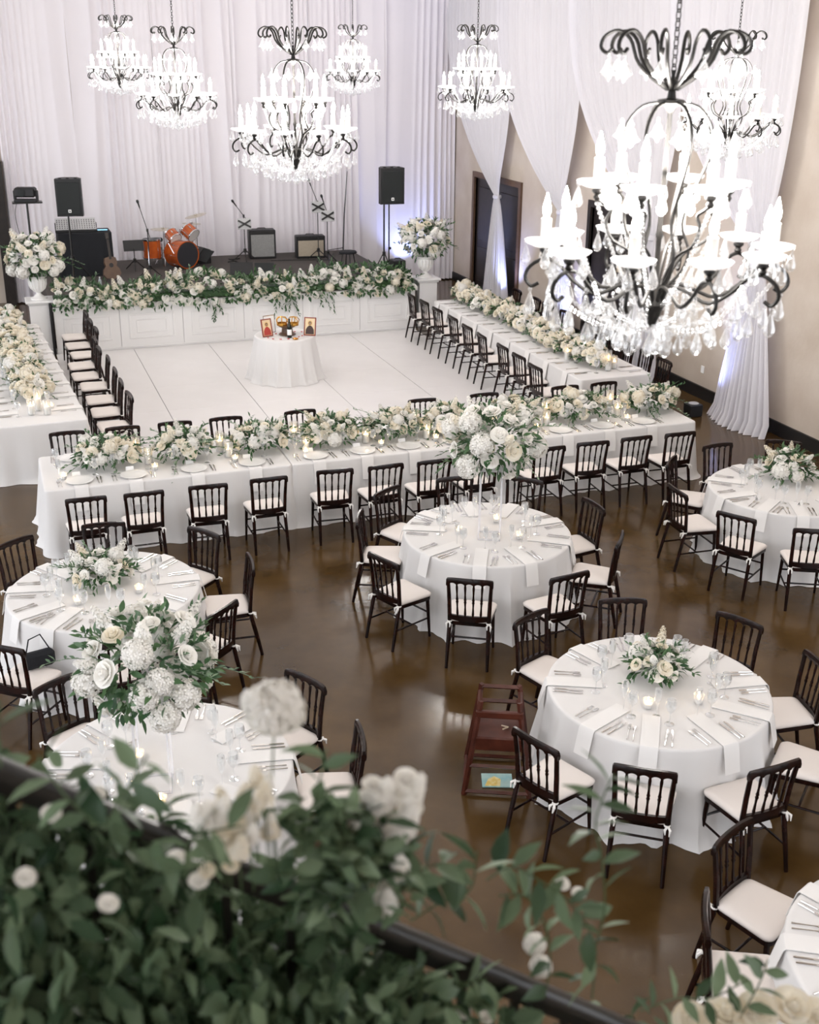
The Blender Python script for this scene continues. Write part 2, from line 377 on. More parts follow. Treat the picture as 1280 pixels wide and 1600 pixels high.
# ================================================================== CHAIRS
def chair_parts():
    P = []
    # seat frame (rounded trapezoid)
    def seat_outline(k, ins=0.0):
        fw, bw, fy, by = .215 - ins, .185 - ins, .205 - ins, -.195 + ins
        pts = []; r = .05
        for (cx_, cy_, a0) in ((fw - r, fy - r, 0), (-fw + r, fy - r, PI / 2), (-bw + r, by + r, PI), (bw - r, by + r, 1.5 * PI)):
            for j in range(5): a = a0 + PI / 2 * j / 4; pts.append((cx_ + r * math.cos(a), cy_ + r * math.sin(a)))
        return pts
    m = MB(); m.loft([[Vector((x, y, z)) for x, y in seat_outline(0, i)] for z, i in ((.405, .006), (.41, 0), (.437, 0), (.442, .006))])
    P.append(('seat_frame', m.mesh('seat_frame', 'mahogany')))
    m = MB(); rings = []
    for z, i in ((.443, .012), (.450, -.004), (.468, -.006), (.482, .008), (.490, .035), (.494, .09)):
        rings.append([Vector((x, y, z)) for x, y in seat_outline(0, i)])
    m.loft(rings); P.append(('cushion', m.mesh('cushion', 'cushion_cloth', auto=0)))
    # rear legs running up into the back posts
    m = MB(); m.tube([(.190, -.285, 0), (.186, -.245, .2), (.180, -.20, .40), (.180, -.19, .47), (.186, -.205, .66), (.196, -.232, .86)], [.015, .018, .020, .020, .019, .017], 8)
    rl = m.mesh('back_leg', 'mahogany'); P.append(('back_leg', rl)); P.append(('back_leg', rl, SCL(-1, 1, 1)))
    m = MB(); m.tube([(.195, .195, 0), (.188, .182, .22), (.182, .172, .41)], [.012, .016, .019], 8)
    fl = m.mesh('front_leg', 'mahogany'); P.append(('front_leg', fl)); P.append(('front_leg', fl, SCL(-1, 1, 1)))
    # scalloped top rail, curved in plan
    n = 50; vs = []; fs = []
    for i in range(n + 1):
        u = i / n; x = (u - .5) * .43; yb = -.232 - .018 * (1 - (2 * u - 1) ** 2)
        bay = (u * .43 - .0215) / (.387) * 5; fr_ = bay - math.floor(bay)
        arch = math.sqrt(max(0, 1 - (2 * fr_ - 1) ** 2)) if 0 < bay < 5 else 0
        zt = .895 + .010 * (1 - (2 * u - 1) ** 4) - (.012 if i in (0, n) else 0); zb = .826 + .034 * arch
        for (dy, z) in ((-.015, zb), (.015, zb), (.019, (zb + zt) / 2), (.010, zt), (-.010, zt), (-.019, (zb + zt) / 2)): vs.append((x, yb + dy, z))
    for i in range(n):
        for k in range(6): fs.append((i * 6 + k, i * 6 + (k + 1) % 6, i * 6 + 6 + (k + 1) % 6, i * 6 + 6 + k))
    fs += [tuple(range(5, -1, -1)), tuple(n * 6 + k for k in range(6))]
    m = MB(); m.add(vs, fs); P.append(('top_rail', m.mesh('top_rail', 'mahogany')))
    m = MB(); rings = []
    for i in range(11):
        u = i / 10; x = (u - .5) * .36; y = -.192 - .02 * (1 - (2 * u - 1) ** 2); w = .5 + .5 * (1 - (2 * u - 1) ** 2)
        rings.append([Vector((x, y + a, .498 + b)) for a, b in ((-.014, -.028 * w - .012), (.012, -.028 * w - .012), (.014, .016), (-.012, .018))])
    m.loft(rings); P.append(('lower_rail', m.mesh('lower_rail', 'mahogany')))
    for k in range(4):
        u = (k + 1) / 5; xa = (u - .5) * .355; xb = (u - .5) * .387; ya = -.192 - .02 * (1 - (2 * u - 1) ** 2); yb = -.232 - .018 * (1 - (2 * u - 1) ** 2)
        m = MB(); A = Vector((xa, ya, .512)); B = Vector((xb, yb, .838)); pr = [(0, .008), (.08, .012), (.30, .008), (.42, .010), (.46, .014), (.50, .009), (.54, .014), (.58, .010), (.70, .008), (.92, .012), (1, .009)]
        m.tube([A.lerp(B, t) for t, r in pr], [r for t, r in pr], 7); P.append(('spindle', m.mesh('spindle', 'mahogany')))
    for x in (.184, -.184):
        P.append(('stretcher', MB().tube([(x, .18, .20), (x, -.242, .20)], .0095, 7).mesh('stretcher', 'mahogany')))
    P.append(('stretcher', MB().tube([(-.184, -.03, .20), (.184, -.03, .20)], .0095, 7).mesh('stretcher', 'mahogany')))
    P.append(('stretcher', MB().tube([(-.186, .185, .26), (.186, .185, .26)], .0095, 7).mesh('stretcher', 'mahogany')))
    m = MB()
    m.lathe([(.020, -.008), (.024, 0), (.020, .008)], 10, (.180, -.195, .447)); m.tube([(.19, -.215, .448), (.205, -.235, .435), (.200, -.245, .395)], [.008, .011, .004], 6); m.tube([(.18, -.218, .448), (.168, -.24, .437), (.172, -.246, .405)], [.008, .010, .004], 6)
    t = m.mesh('cushion_tie', 'tie_white'); P.append(('cushion_tie', t)); P.append(('cushion_tie', t, SCL(-1, 1, 1)))
    return P
CHAIR = chair_parts()
TOPY = .24
def chair_at_top(x, y, fx, fy, label, group):
    """x, y: where the middle of the top rail stands; fx, fy: the way the chair faces"""
    d = Vector((fx, fy)).normalized(); a = math.atan2(d.y, d.x) - PI / 2
    return put('dining_chair', T(x + d.x * TOPY, y + d.y * TOPY, 0) @ RZ(a), label, 'chair', CHAIR, group)
def chair_at_top_z(x, y, fx, fy, label, group):
    e = chair_at_top(x, y, fx, fy, label, group); e.location.z = .018; return e

# ================================================================== TABLES
def loop_round(r, n=150):
    return [(r * math.cos(2 * PI * i / n), r * math.sin(2 * PI * i / n), math.cos(2 * PI * i / n), math.sin(2 * PI * i / n), 2 * PI * r * i / n) for i in range(n)]
def loop_rect(w, d, r=.05, ds=.035):
    out = []; s = 0
    segs = [((w / 2, -d / 2 + r), (w / 2, d / 2 - r), 0), ((w / 2 - r, d / 2), (-w / 2 + r, d / 2), 1), ((-w / 2, d / 2 - r), (-w / 2, -d / 2 + r), 2), ((-w / 2 + r, -d / 2), (w / 2 - r, -d / 2), 3)]
    for (a, b, k) in segs:
        L = math.hypot(b[0] - a[0], b[1] - a[1]); n = max(2, int(L / ds)); nx, ny = math.cos(k * PI / 2), math.sin(k * PI / 2)
        for i in range(n + 1): out.append((a[0] + (b[0] - a[0]) * i / n, a[1] + (b[1] - a[1]) * i / n, nx, ny, s + L * i / n))
        s += L; cx_, cy_ = b[0] - nx * r, b[1] - ny * r
        for j in range(1, 6):
            an = k * PI / 2 + PI / 2 * j / 6; out.append((cx_ + r * math.cos(an), cy_ + r * math.sin(an), math.cos(an), math.sin(an), s + r * PI / 2 * j / 6))
        s += r * PI / 2
    return out
def cloth_mesh(loop, zt, seed, flare=.10, amp=.075, per=.30, z0=.004, puddle=.03, crease=True):
    R = random.Random(seed); n = len(loop); tot = loop[-1][4] + (loop[-1][4] - loop[-2][4])
    k1 = max(3, round(tot / per)); k2 = max(2, round(tot / (per * 1.9))); k3 = max(5, round(tot / (per * .55))); p1, p2, p3 = [R.random() * 6.28 for _ in range(3)]
    rows = [(-.03, zt, 0), (-.008, zt, 0), (0, zt - .006, 0), (.004, zt - .02, .02)] + [(None, None, t) for t in (.10, .2, .35, .5, .65, .8, .9, .97, 1.0)]
    vs = []
    for (off, z, t) in rows:
        for (x, y, nx, ny, s) in loop:
            a = 2 * PI * s / tot
            f = .62 * (1 - 1.9 * abs(math.sin(.5 * k1 * a + p1 + .6 * math.sin(2 * a + p2))) ** .75) + .38 * math.sin(k2 * a + p2) + .16 * math.sin(k3 * a + p3)
            if off is None:
                o = .004 + flare * t ** 1.15 + amp * f * t ** .85; zz = zt - .02 - (zt - .02 - z0) * t
                if t >= .97: o += puddle * (t - .94) / .06 * (.6 + .35 * math.sin(k2 * a + p3))
                if t == 1.0: zz = z0
            else: o, zz = off, z
            vs.append((x + nx * o, y + ny * o, zz))
    m = MB(); fs = []
    for j in range(len(rows) - 1):
        for i in range(n): fs.append((j * n + i, j * n + (i + 1) % n, (j + 1) * n + (i + 1) % n, (j + 1) * n + i))
    fs.append(tuple(range(n - 1, -1, -1))); m.add(vs, fs)
    return m.mesh('tablecloth', 'linen', fix=True, auto=50)
ZT = .765   # height of the cloth top
def folding_table_round(M, label, r=.83):
    top = MB().lathe([(r - .01, .715), (r, .72), (r, .75), (r - .01, .755)], 40).mesh('tabletop', 'frame_wood')
    leg = MB().tube([(.42, .3, 0), (.42, .3, .715)], .016, 8).mesh('leg', 'iron')
    put('banquet_table', M, label, 'table', [('tabletop', top)] + [('leg', leg, RZ(PI / 2 * k)) for k in range(4)], 'tables under the white cloths')
def folding_table_rect(M, w, d, label):
    top = MB().box(-w / 2 + .02, w / 2 - .02, -d / 2 + .02, d / 2 - .02, .715, .755, b=.01).mesh('tabletop', 'frame_wood')
    P = [('tabletop', top)]
    for sx in (-1, 1):
        for sy in (-1, 1): P.append(('leg', MB().tube([(sx * (w / 2 - .2), sy * (d / 2 - .15), 0), (sx * (w / 2 - .2), sy * (d / 2 - .15), .715)], .016, 8).mesh('leg', 'iron')))
    put('banquet_table', M, label, 'table', P, 'tables under the white cloths')

# ------------------------------------------------------------------ tableware
def tableware():
    g = {}
    # fork along +Y, tines at +Y end
    m = MB(); m.tube([(0, -.10, .003), (0, -.07, .003), (0, .02, .004), (0, .045, .004)], [.0055, .0045, .003, .005], 6)
    m.box(-.011, .011, .045, .065, .003, .006)
    for k in range(4): m.box(-.011 + k * .0062, -.0075 + k * .0062, .065, .105, .003, .006)
    g['fork'] = m.mesh('table_fork', 'silver')
    m = MB(); m.tube([(0, -.115, .004), (0, -.10, .004), (0, -.01, .004)], [.006, .0075, .005], 6); m.prism([(-.008, -.01), (.006, -.01), (.009, .08), (.002, .115), (-.008, .11)], .003, T(0, 0, .002))
    g['knife'] = m.mesh('table_knife', 'silver')
    g['wine_glass'] = MB().lathe([(.036, 0), (.034, .003), (.006, .008), (.004, .02), (.004, .085), (.010, .095), (.030, .115), (.040, .145), (.041, .165), (.034, .205), (.0325, .205), (.0385, .165), (.038, .145), (.028, .118), (.004, .102)], 14).mesh('wine_glass', 'glass')
    g['flute'] = MB().lathe([(.033, 0), (.031, .003), (.005, .008), (.0035, .02), (.0035, .09), (.010, .105), (.024, .14), (.028, .18), (.025, .235), (.0235, .235), (.0265, .18), (.022, .142), (.003, .11)], 12).mesh('champagne_flute', 'glass')
    g['tumbler'] = MB().lathe([(.028, 0), (.031, .004), (.036, .12), (.0345, .12), (.029, .01), (.001, .009)], 14).mesh('water_tumbler', 'glass')
    g['plate'] = MB().lathe([(.07, 0), (.10, .004), (.150, .014), (.153, .017), (.149, .018), (.10, .010), (.09, .008), (.001, .008)], 28).mesh('charger_plate', 'porcelain')
    m = MB(); m.prism([(-.032, -.022), (.032, -.022), (.032, -.0205), (-.032, -.0205)], .05, RX(-.28)); g['card'] = None
    m = MB(); vs = [(-.045, -.022, 0), (.045, -.022, 0), (.045, 0, .05), (-.045, 0, .05), (-.045, .022, 0), (.045, .022, 0), (-.045, -.0205, 0), (.045, -.0205, 0), (.045, 0, .0475), (-.045, 0, .0475), (-.045, .0205, 0), (.045, .0205, 0)]
    m.add(vs, [(0, 1, 2, 3), (3, 2, 5, 4), (7, 6, 9, 8), (8, 9, 10, 11), (0, 6, 7, 1), (4, 5, 11, 10), (0, 3, 9, 6), (3, 4, 10, 9), (1, 7, 8, 2), (2, 8, 11, 5)]); g['card'] = m.mesh('place_card', 'card', smooth=False)
    # napkin strip: x is outward, edge of the table at x = 0
    def nap(flat, hang, w, out):
        pts = [(-flat, .003), (-flat * .5, .004), (-.03, .004), (.004, .001), (.014, -.012), (.02 + out * .3, -hang * .4), (.02 + out, -hang)]
        m = MB(); rings = []
        for x, z in pts:
            nx, nz = (0, .005) if z > -.001 else (.004, .002)
            rings.append([Vector((x, -w / 2, z)), Vector((x, w / 2, z)), Vector((x + nx, w / 2, z + nz)), Vector((x + nx, -w / 2, z + nz))])
        m.loft(rings); return m.mesh('napkin', 'napkin_linen')
    g['napkin_round'] = nap(.42, .21, .13, .04); g['napkin_long'] = nap(.40, .26, .15, .035)
    # candles
    g['hur_glass'] = MB().lathe([(.045, 0), (.050, .004), (.050, .20), (.0475, .20), (.0475, .012), (.001, .010)], 16).mesh('glass_cylinder', 'glass')
    g['hur_wax'] = MB().lathe([(.001, .012), (.036, .012), (.037, .02), (.037, .105), (.034, .112), (.012, .108), (.001, .108)], 14).mesh('pillar_candle', 'wax')
    g['flame'] = MB().lathe([(.0015, 0), (.006, .008), (.0075, .016), (.005, .028), (.0008, .042)], 8).mesh('flame', 'flame')
    g['vot_glass'] = MB().lathe([(.028, 0), (.033, .004), (.038, .055), (.040, .075), (.038, .075), (.036, .055), (.031, .01), (.001, .008)], 14).mesh('glass_cup', 'glass')
    g['vot_wax'] = MB().lathe([(.001, .010), (.030, .010), (.034, .040), (.030, .044), (.001, .042)], 12).mesh('tealight', 'wax')
    return g
G = tableware()
def hurricane(x, y, label, tall=1.0, z=ZT + .003):
    put('pillar_candle_jar', T(x, y, z) @ SCL(1, 1, tall), label, 'candle', [('glass_cylinder', G['hur_glass']), ('pillar_candle', G['hur_wax'], None, [('flame', G['flame'], T(0, 0, .11))])], 'pillar candles in glass cylinders')
def votive(x, y, label, z=ZT + .003):
    put('tealight_cup', T(x, y, z), label, 'candle', [('glass_cup', G['vot_glass']), ('tealight', G['vot_wax'], None, [('flame', G['flame'], T(0, 0, .044))])], 'tealights in glass cups')
def single(name, me, x, y, rz, label, cat, group, z=ZT + .003, s=1.0):
    return obj(name, me, None, T(x, y, z) @ RZ(rz) @ SCL(s), label, cat, group)

RNG = random.Random(7)
CH = 'dark spindle-back chair'
def round_table(key, cx_, cy_, desc, tops, settings, seed):
    """tops: [(x, y)] of the chair top rails; settings: angles (degrees) of the place settings"""
    M = T(cx_, cy_, 0)
    folding_table_round(M, 'wooden table hidden under the cloth of the %s' % desc)
    obj('tablecloth', cloth_mesh(loop_round(.85), ZT, seed), None, M, 'white cloth to the floor on the %s' % desc, 'tablecloth', 'round white tablecloths')
    av = math.atan2(cy_, cx_); used = set()
    for (x, y) in tops:
        a = math.atan2(y - cy_, x - cx_); c = round(((av - a) / (2 * PI) * 12)) % 12
        while c in used: c = (c + 1) % 12
        used.add(c)
        chair_at_top(x, y, cx_ - x, cy_ - y, '%s at %s o\'clock of the %s' % (CH, CLOCK[c], desc), 'chairs around the round tables')
    cused = set()
    for a in settings:
        ck = round(((av - math.radians(a)) / (2 * PI) * 12)) % 12
        while ck in cused: ck = (ck + 1) % 12
        cused.add(ck); at_ = 'at %s o\'clock of the %s' % (CLOCK[ck], desc)
        a = math.radians(a + RNG.uniform(-2, 2)); e = Vector((math.cos(a), math.sin(a))); t = Vector((-e.y, e.x)); c0 = Vector((cx_, cy_))
        def P(r, o): v = c0 + e * r + t * o; return v.x, v.y
        j = lambda k: RNG.uniform(-k, k)
        x, y = P(.85, j(.01)); single('napkin', G['napkin_round'], x, y, a + j(.05), 'white napkin strip ' + at_, 'napkin', 'napkins on the ' + desc)
        for o in (-.155, -.115):
            x, y = P(.70 + j(.01), o); single('table_fork', G['fork'], x, y, a + PI / 2 + j(.06), ('outer' if o < -.13 else 'inner') + ' silver fork ' + at_, 'fork', 'forks on the ' + desc)
        for o in (.115, .155):
            x, y = P(.70 + j(.01), o); single('table_knife', G['knife'], x, y, a + PI / 2 + j(.06), ('outer' if o > .13 else 'inner') + ' silver knife ' + at_, 'knife', 'knives on the ' + desc)
        x, y = P(.49 + j(.02), .12); single('wine_glass', G['wine_glass'], x, y, 0, 'clear wine glass ' + at_, 'glass', 'wine glasses on the ' + desc)
        x, y = P(.44 + j(.02), .02); single('champagne_flute', G['flute'], x, y, 0, 'clear champagne flute ' + at_, 'glass', 'champagne flutes on the ' + desc)
DESC = {'T1': 'mid-hall round table with tall flowers', 'T2': 'round table beside the wooden high chair', 'T3': 'leftmost round table with low flowers',
        'T4': 'round table behind the stair greenery', 'T5': 'round table at the right edge', 'T6': 'round table in the bottom right corner'}
round_table('T1', 4.42, 9.92, DESC['T1'], [(3.73, 11.08), (3.23, 10.47), (3.12, 9.37), (3.71, 8.67), (4.62, 8.48), (5.48, 9.10), (5.68, 10.01), (4.57, 11.20), (5.30, 10.92)], [155, 121, 83, 47, 4, -38, -82, -120, -157], 11)
round_table('T2', 4.45, 6.65, DESC['T2'], [(3.93, 7.86), (4.82, 7.88), (5.58, 7.24), (5.73, 6.41), (5.36, 5.62), (4.54, 5.32), (3.69, 5.57), (3.15, 6.13)], [153, 113, 72, 30, -11, -48, -87, -125, -159], 12)
round_table('T3', .61, 9.81, DESC['T3'], [(-.12, 10.88), (.74, 11.06), (1.66, 10.56), (1.94, 9.71), (1.50, 8.81), (-.29, 8.72), (.55, 8.47)], [125, 83, 38, -4, -48, -94, -127, 165, 205], 13)
round_table('T4', .72, 6.81, DESC['T4'], [(.10, 8.02), (1.87, 7.46), (2.03, 6.57), (1.06, 8.12)], [118, 74, 30, -10, -48, -90, -130, 160, 200], 14)
round_table('T5', 8.12, 10.03, DESC['T5'], [(8.05, 11.30), (8.90, 11.15), (7.20, 10.97), (6.74, 10.10), (6.91, 9.24), (7.44, 8.66)], [96, 55, 139, 180, -145, -115, -75], 15)
round_table('T6', 4.40, 3.58, DESC['T6'], [(3.86, 4.82), (3.31, 4.26)], [113, 148, 185], 16)

# ------------------------------------------------------------------ long tables
HF = [.64, 1.24, 1.93, 2.61, 3.38, 3.98, 4.57, 5.18, 6.05, 6.65, 7.26, 7.87]
HR = [.62, 1.29, 1.94, 2.59, 3.57, 4.45, 5.29, 6.19, 6.85, 7.43, 8.05]
hx = [.24, 3.05, 5.80, 8.56]; HD = ['left third of the head table', 'middle third of the head table', 'right third of the head table']
for i in range(3):
    w = hx[i + 1] - hx[i]; M = T((hx[i] + hx[i + 1]) / 2, 13.14, 0)
    folding_table_rect(M, w, 1.22, 'wooden folding table hidden under the %s cloth' % HD[i])
    obj('tablecloth', cloth_mesh(loop_rect(w - (.012 if i < 2 else 0), 1.22), ZT + .001 * i, 30 + i, .09, .04, .34, puddle=.05), None, M, 'white cloth to the floor on the %s' % HD[i], 'tablecloth', 'long white tablecloths')
LFT = RZ(-.045) # left table turned a little
LM = T(.175, 18.15, 0) @ RZ(.0534)
RM = T(8.66, 17.95, 0)
folding_table_rect(LM, 1.22, 6.1, 'wooden table hidden under the long left side table cloth'); folding_table_rect(RM, 1.22, 6.15, 'wooden table hidden under the long right side table cloth')
obj('tablecloth', cloth_mesh(loop_rect(1.22, 6.1), ZT, 41, .09, .03, .4, puddle=.05), None, LM, 'white cloth on the long table at the left edge of the dance floor', 'tablecloth', 'long white tablecloths')
obj('tablecloth', cloth_mesh(loop_rect(1.22, 6.15), ZT, 42, .07, .02, .4), None, RM, 'white cloth on the long table at the right edge of the dance floor', 'tablecloth', 'long white tablecloths')
for i, x in enumerate(HF): chair_at_top(x, 11.84 + RNG.uniform(-.03, .03), RNG.uniform(-.05, .05) + .02, 1, '%s along the camera side of the head table, %s from left' % (CH, ORD[i]), 'chairs on the camera side of the head table')
for i, x in enumerate(HR):
    if x in (4.45, 6.85): continue
    chair_at_top_z(x, 14.17, RNG.uniform(-.06, .06), -1, '%s, dance floor side of the head table, %s from left' % (CH, ORD[[v for v in HR if v not in (4.45, 6.85)].index(x)]), 'chairs on the dance floor side of the head table')
for i, (x, y) in enumerate([(1.48, 21.25), (1.49, 20.55), (1.52, 19.86), (1.43, 19.12), (1.43, 18.44), (1.50, 17.78), (1.52, 17.01), (1.53, 16.35), (1.56, 15.65)]):
    chair_at_top_z(x, y, -1, RNG.uniform(-.06, .06) - .04, '%s at the left long table, %s from the stage' % (CH, ORD[i]), 'chairs at the left long table')
for i, (x, y) in enumerate([(7.58, 21.05), (7.60, 20.38), (7.59, 19.66), (7.60, 18.91), (7.57, 18.17), (7.55, 17.48), (7.57, 16.67), (7.56, 16.02), (7.52, 15.34)]):
    chair_at_top_z(x, y, 1, RNG.uniform(-.06, .06), '%s, dance floor side of the right long table, %s from stage' % ('dark chair', ORD[i]), 'chairs at the right long table')
for i, y in enumerate([20.94, 20.05, 19.55, 18.8, 17.9, 17.1, 16.25, 15.66, 15.12]):
    chair_at_top(9.80 - (.16 if y < 17 else 0), y, -1, RNG.uniform(-.06, .06), '%s, wall side of the right long table, %s from stage' % ('dark chair', ORD[i]), 'chairs at the right long table')
def long_setting(x, y, rz, desc, plate, glasses=2, card=False, k=0):
    """(x, y) on the table edge, rz the outward direction"""
    e = Vector((math.cos(rz), math.sin(rz))); t = Vector((-e.y, e.x)); c0 = Vector((x, y))
    def P(r, o): v = c0 - e * r + t * o; return v.x, v.y
    j = lambda k: RNG.uniform(-k, k)
    at_ = ' at %s place from %s, %s' % (ORD[k], 'left' if plate else 'stage', desc)
    a, b = P(0, j(.01)); single('napkin', G['napkin_long'], a, b, rz + j(.03), 'white napkin strip' + at_, 'napkin', 'napkins on the ' + desc, z=ZT + .002)
    if plate: a, b = P(.20, 0); single('charger_plate', G['plate'], a, b, 0, 'white charger plate' + at_, 'plate', 'plates on the ' + desc, z=ZT + .009)
    for o in (-.235, -.20) if plate else (-.15,):
        a, b = P(.19 + j(.01), o); single('table_fork', G['fork'], a, b, rz + PI / 2 + j(.05), ('outer' if abs(o) > .21 else 'inner') + ' silver fork' + at_, 'fork', 'forks on the ' + desc)
    for o in (.20, .235) if plate else (.13, .16):
        a, b = P(.19 + j(.01), o); single('table_knife', G['knife'], a, b, rz + PI / 2 + j(.05), ('outer' if o > .21 or o == .16 else 'inner') + ' silver knife' + at_, 'knife', 'knives on the ' + desc)
    a, b = P(.40 + j(.02), .19); single('wine_glass', G['wine_glass'], a, b, 0, 'clear wine glass' + at_, 'glass', 'wine glasses on the ' + desc)
    if glasses > 1: a, b = P(.35 + j(.02), -.21); single('champagne_flute', G['flute'], a, b, 0, 'clear champagne flute' + at_, 'glass', 'champagne flutes on the ' + desc)
    if card: a, b = P(.40, -.02); single('place_card', G['card'], a, b, rz + PI / 2, 'white place card' + at_, 'place card', 'place cards on the ' + desc)
for i, x in enumerate(HF): long_setting(x, 12.53, -PI / 2, 'camera side of the head table', True, 2, True, i)
for i, x in enumerate(HR): long_setting(x, 13.75, PI / 2, 'dance floor side of the head table', True, 1, False, i)
for i, y in enumerate((20.78, 20.3, 19.65, 18.9, 18.2, 17.48, 16.7, 16.0, 15.35)): long_setting(8.05, y, PI, 'dance floor side of the right long table', False, 1, False, i)
for i, y in enumerate((20.3, 18.8, 17.3, 16.2, 15.2)): long_setting(9.27, y, 0, 'wall side of the right long table', False, 1, False, i)
for i, y in enumerate((20.9, 20.3, 19.65, 19.0, 18.35, 17.7, 17.0, 16.35, 15.7)):
    v = LM @ Vector((.61, y - 18.15, 0)); long_setting(v.x, v.y, .0534, 'dance floor side of the left long table', False, 1, False, i)
for i, y in enumerate((18.35, 17.7, 17.0, 16.35, 15.7)):
    v = LM @ Vector((-.61, y - 18.15, 0)); long_setting(v.x, v.y, PI + .0534, 'outer side of the left long table', False, 2, False, i)
for i, (x, y) in enumerate(((7.95, 9.55), (8.3, 9.4), (7.62, 9.85))): single('place_card', G['card'], x, y, .6, '%s white place card on the round table at the right edge' % ('middle', 'right', 'left')[i], 'place card', 'place cards on the right edge table')

# ================================================================== FLOWERS
def petal(m, ph, w, h, r0, r1, zb, curl, nu=4, nv=3):
    """one cupped petal standing on the ring r0, opening to r1 at the rim"""
    def fn(u, v):
        uu = (u - .5) * 2; ww = w * (.35 + .65 * math.sin(min(1, v * 1.15) * PI / 2)) * (1 - .12 * v); a = ph + uu * ww
        r = r0 + (r1 - r0) * v ** 1.3 + curl * max(0, v - .6) ** 2; z = zb + h * v - h * .22 * uu * uu * v - curl * .6 * max(0, v - .7)
        return (r * math.cos(a), r * math.sin(a), z)
    m.grid(fn, nu, nv)
def rose_mesh(seed, mt, openness=1.0):
    R = random.Random(seed); m = MB()
    rings = [(3, .85, .62, .05, .10, -.05, .05), (4, .80, .66, .14, .30, -.10, .15), (5, .72, .60, .26, .56, -.16, .35), (6, .66, .46, .38, .82, -.20, .5), (6, .62, .26, .46, 1.0, -.22, .55)]
    for k, (n, w, h, r0, r1, zb, cu) in enumerate(rings):
        o = R.random() * 6
        for i in range(n): petal(m, o + 2 * PI * i / n + R.uniform(-.1, .1), w * 1.1, h * R.uniform(.9, 1.1), r0, r1 * openness * R.uniform(.93, 1.05), zb, cu)
    m.lathe([(.05, -.30), (.30, -.24), (.42, -.12), (.36, .10), (.22, .34), (.05, .46)], 8)
    return m.mesh('rose', mt, fix=False, auto=0)
def cluster_mesh(seed, mt, n=105, fs=.25):
    """hydrangea-like head: florets of four petals over a ball of radius 1"""
    R = random.Random(seed); m = MB(); m.lathe([(.01, -.75), (.55, -.5), (.78, 0), (.55, .5), (.01, .78)], 10)
    for i in range(n):
        z = 1 - 1.55 * (i + .5) / n; a = i * 2.39996 + R.uniform(-.2, .2); r = math.sqrt(max(0, 1 - z * z)); d = Vector((r * math.cos(a), r * math.sin(a), z)); Q = T(*(d * R.uniform(.86, 1.0))) @ aim(d + Vector((R.uniform(-.3, .3), R.uniform(-.3, .3), .1))) @ RZ(R.random() * 6)
        vs = [Vector((0, 0, 0))]; f = []
        for k in range(4):
            b = k * PI / 2
            vs += [Vector((fs * math.cos(b - .55) * .75, fs * math.sin(b - .55) * .75, fs * .22)), Vector((fs * math.cos(b), fs * math.sin(b), fs * .12)), Vector((fs * math.cos(b + .55) * .75, fs * math.sin(b + .55) * .75, fs * .22))]
            f.append((0, 1 + k * 3, 2 + k * 3, 3 + k * 3))
        m.add([Q @ v for v in vs], f)
    return m.mesh('hydrangea', mt, fix=False, auto=0)
def spike_mesh(seed, mt, n=34):
    """stock / delphinium spike, 1 unit tall along +Z"""
    R = random.Random(seed); m = MB()
    for i in range(n):
        t = (i + .5) / n; a = i * 2.4; r = .16 * (1 - t) ** .6 + .03; s = .16 * (1 - .6 * t); d = Vector((math.cos(a), math.sin(a), .45 + t)); Q = T(r * math.cos(a), r * math.sin(a), .15 + .85 * t) @ aim(d) @ RZ(R.random() * 6)
        vs = [Vector((0, 0, 0))]; f = []
        for k in range(4):
            b = k * PI / 2; vs += [Vector((s * .8 * math.cos(b - .6), s * .8 * math.sin(b - .6), s * .3)), Vector((s * math.cos(b), s * math.sin(b), s * .1)), Vector((s * .8 * math.cos(b + .6), s * .8 * math.sin(b + .6), s * .3))]; f.append((0, 1 + 3 * k, 2 + 3 * k, 3 + 3 * k))
        m.add([Q @ v for v in vs], f)
    m.tube([(0, 0, -.25), (0, 0, .5), (0, 0, .98)], [.022, .018, .008], 5)
    return m.mesh('stock_spike', mt, fix=False, auto=0)
def leaf_quads(m, M, L, Wd, bend=.25, fold=.25):
    """a pointed leaf from the origin along +X"""
    pr = [(0, .04), (.18, .62), (.42, 1.0), (.70, .72), (.90, .26), (1.0, .0)]; vs = []
    for (t, w) in pr:
        z = bend * L * (.35 * t - t * t)
        vs += [Vector((t * L, -w * Wd / 2, z + fold * w * Wd / 2)), Vector((t * L, 0, z)), Vector((t * L, w * Wd / 2, z + fold * w * Wd / 2))]
    fs = []
    for k in range(5): b = k * 3; fs += [(b, b + 3, b + 4, b + 1), (b + 1, b + 4, b + 5, b + 2)]
    m.add([M @ v for v in vs], fs)
def rnd_rot(R): return RZ(R.random() * 6.283) @ RY(R.uniform(-1.5, 1.5)) @ RX(R.random() * 6.283)
ROSES = [rose_mesh(i, 'petal_white' if i < 2 else 'petal_cream', .95 + .05 * i) for i in range(4)]
HYD = [cluster_mesh(1, 'petal_white'), cluster_mesh(2, 'petal_cream')]
RUFFLE = cluster_mesh(5, 'petal_white', 64, .46)
SPIKES = [spike_mesh(1, 'petal_white'), spike_mesh(2, 'petal_cream')]
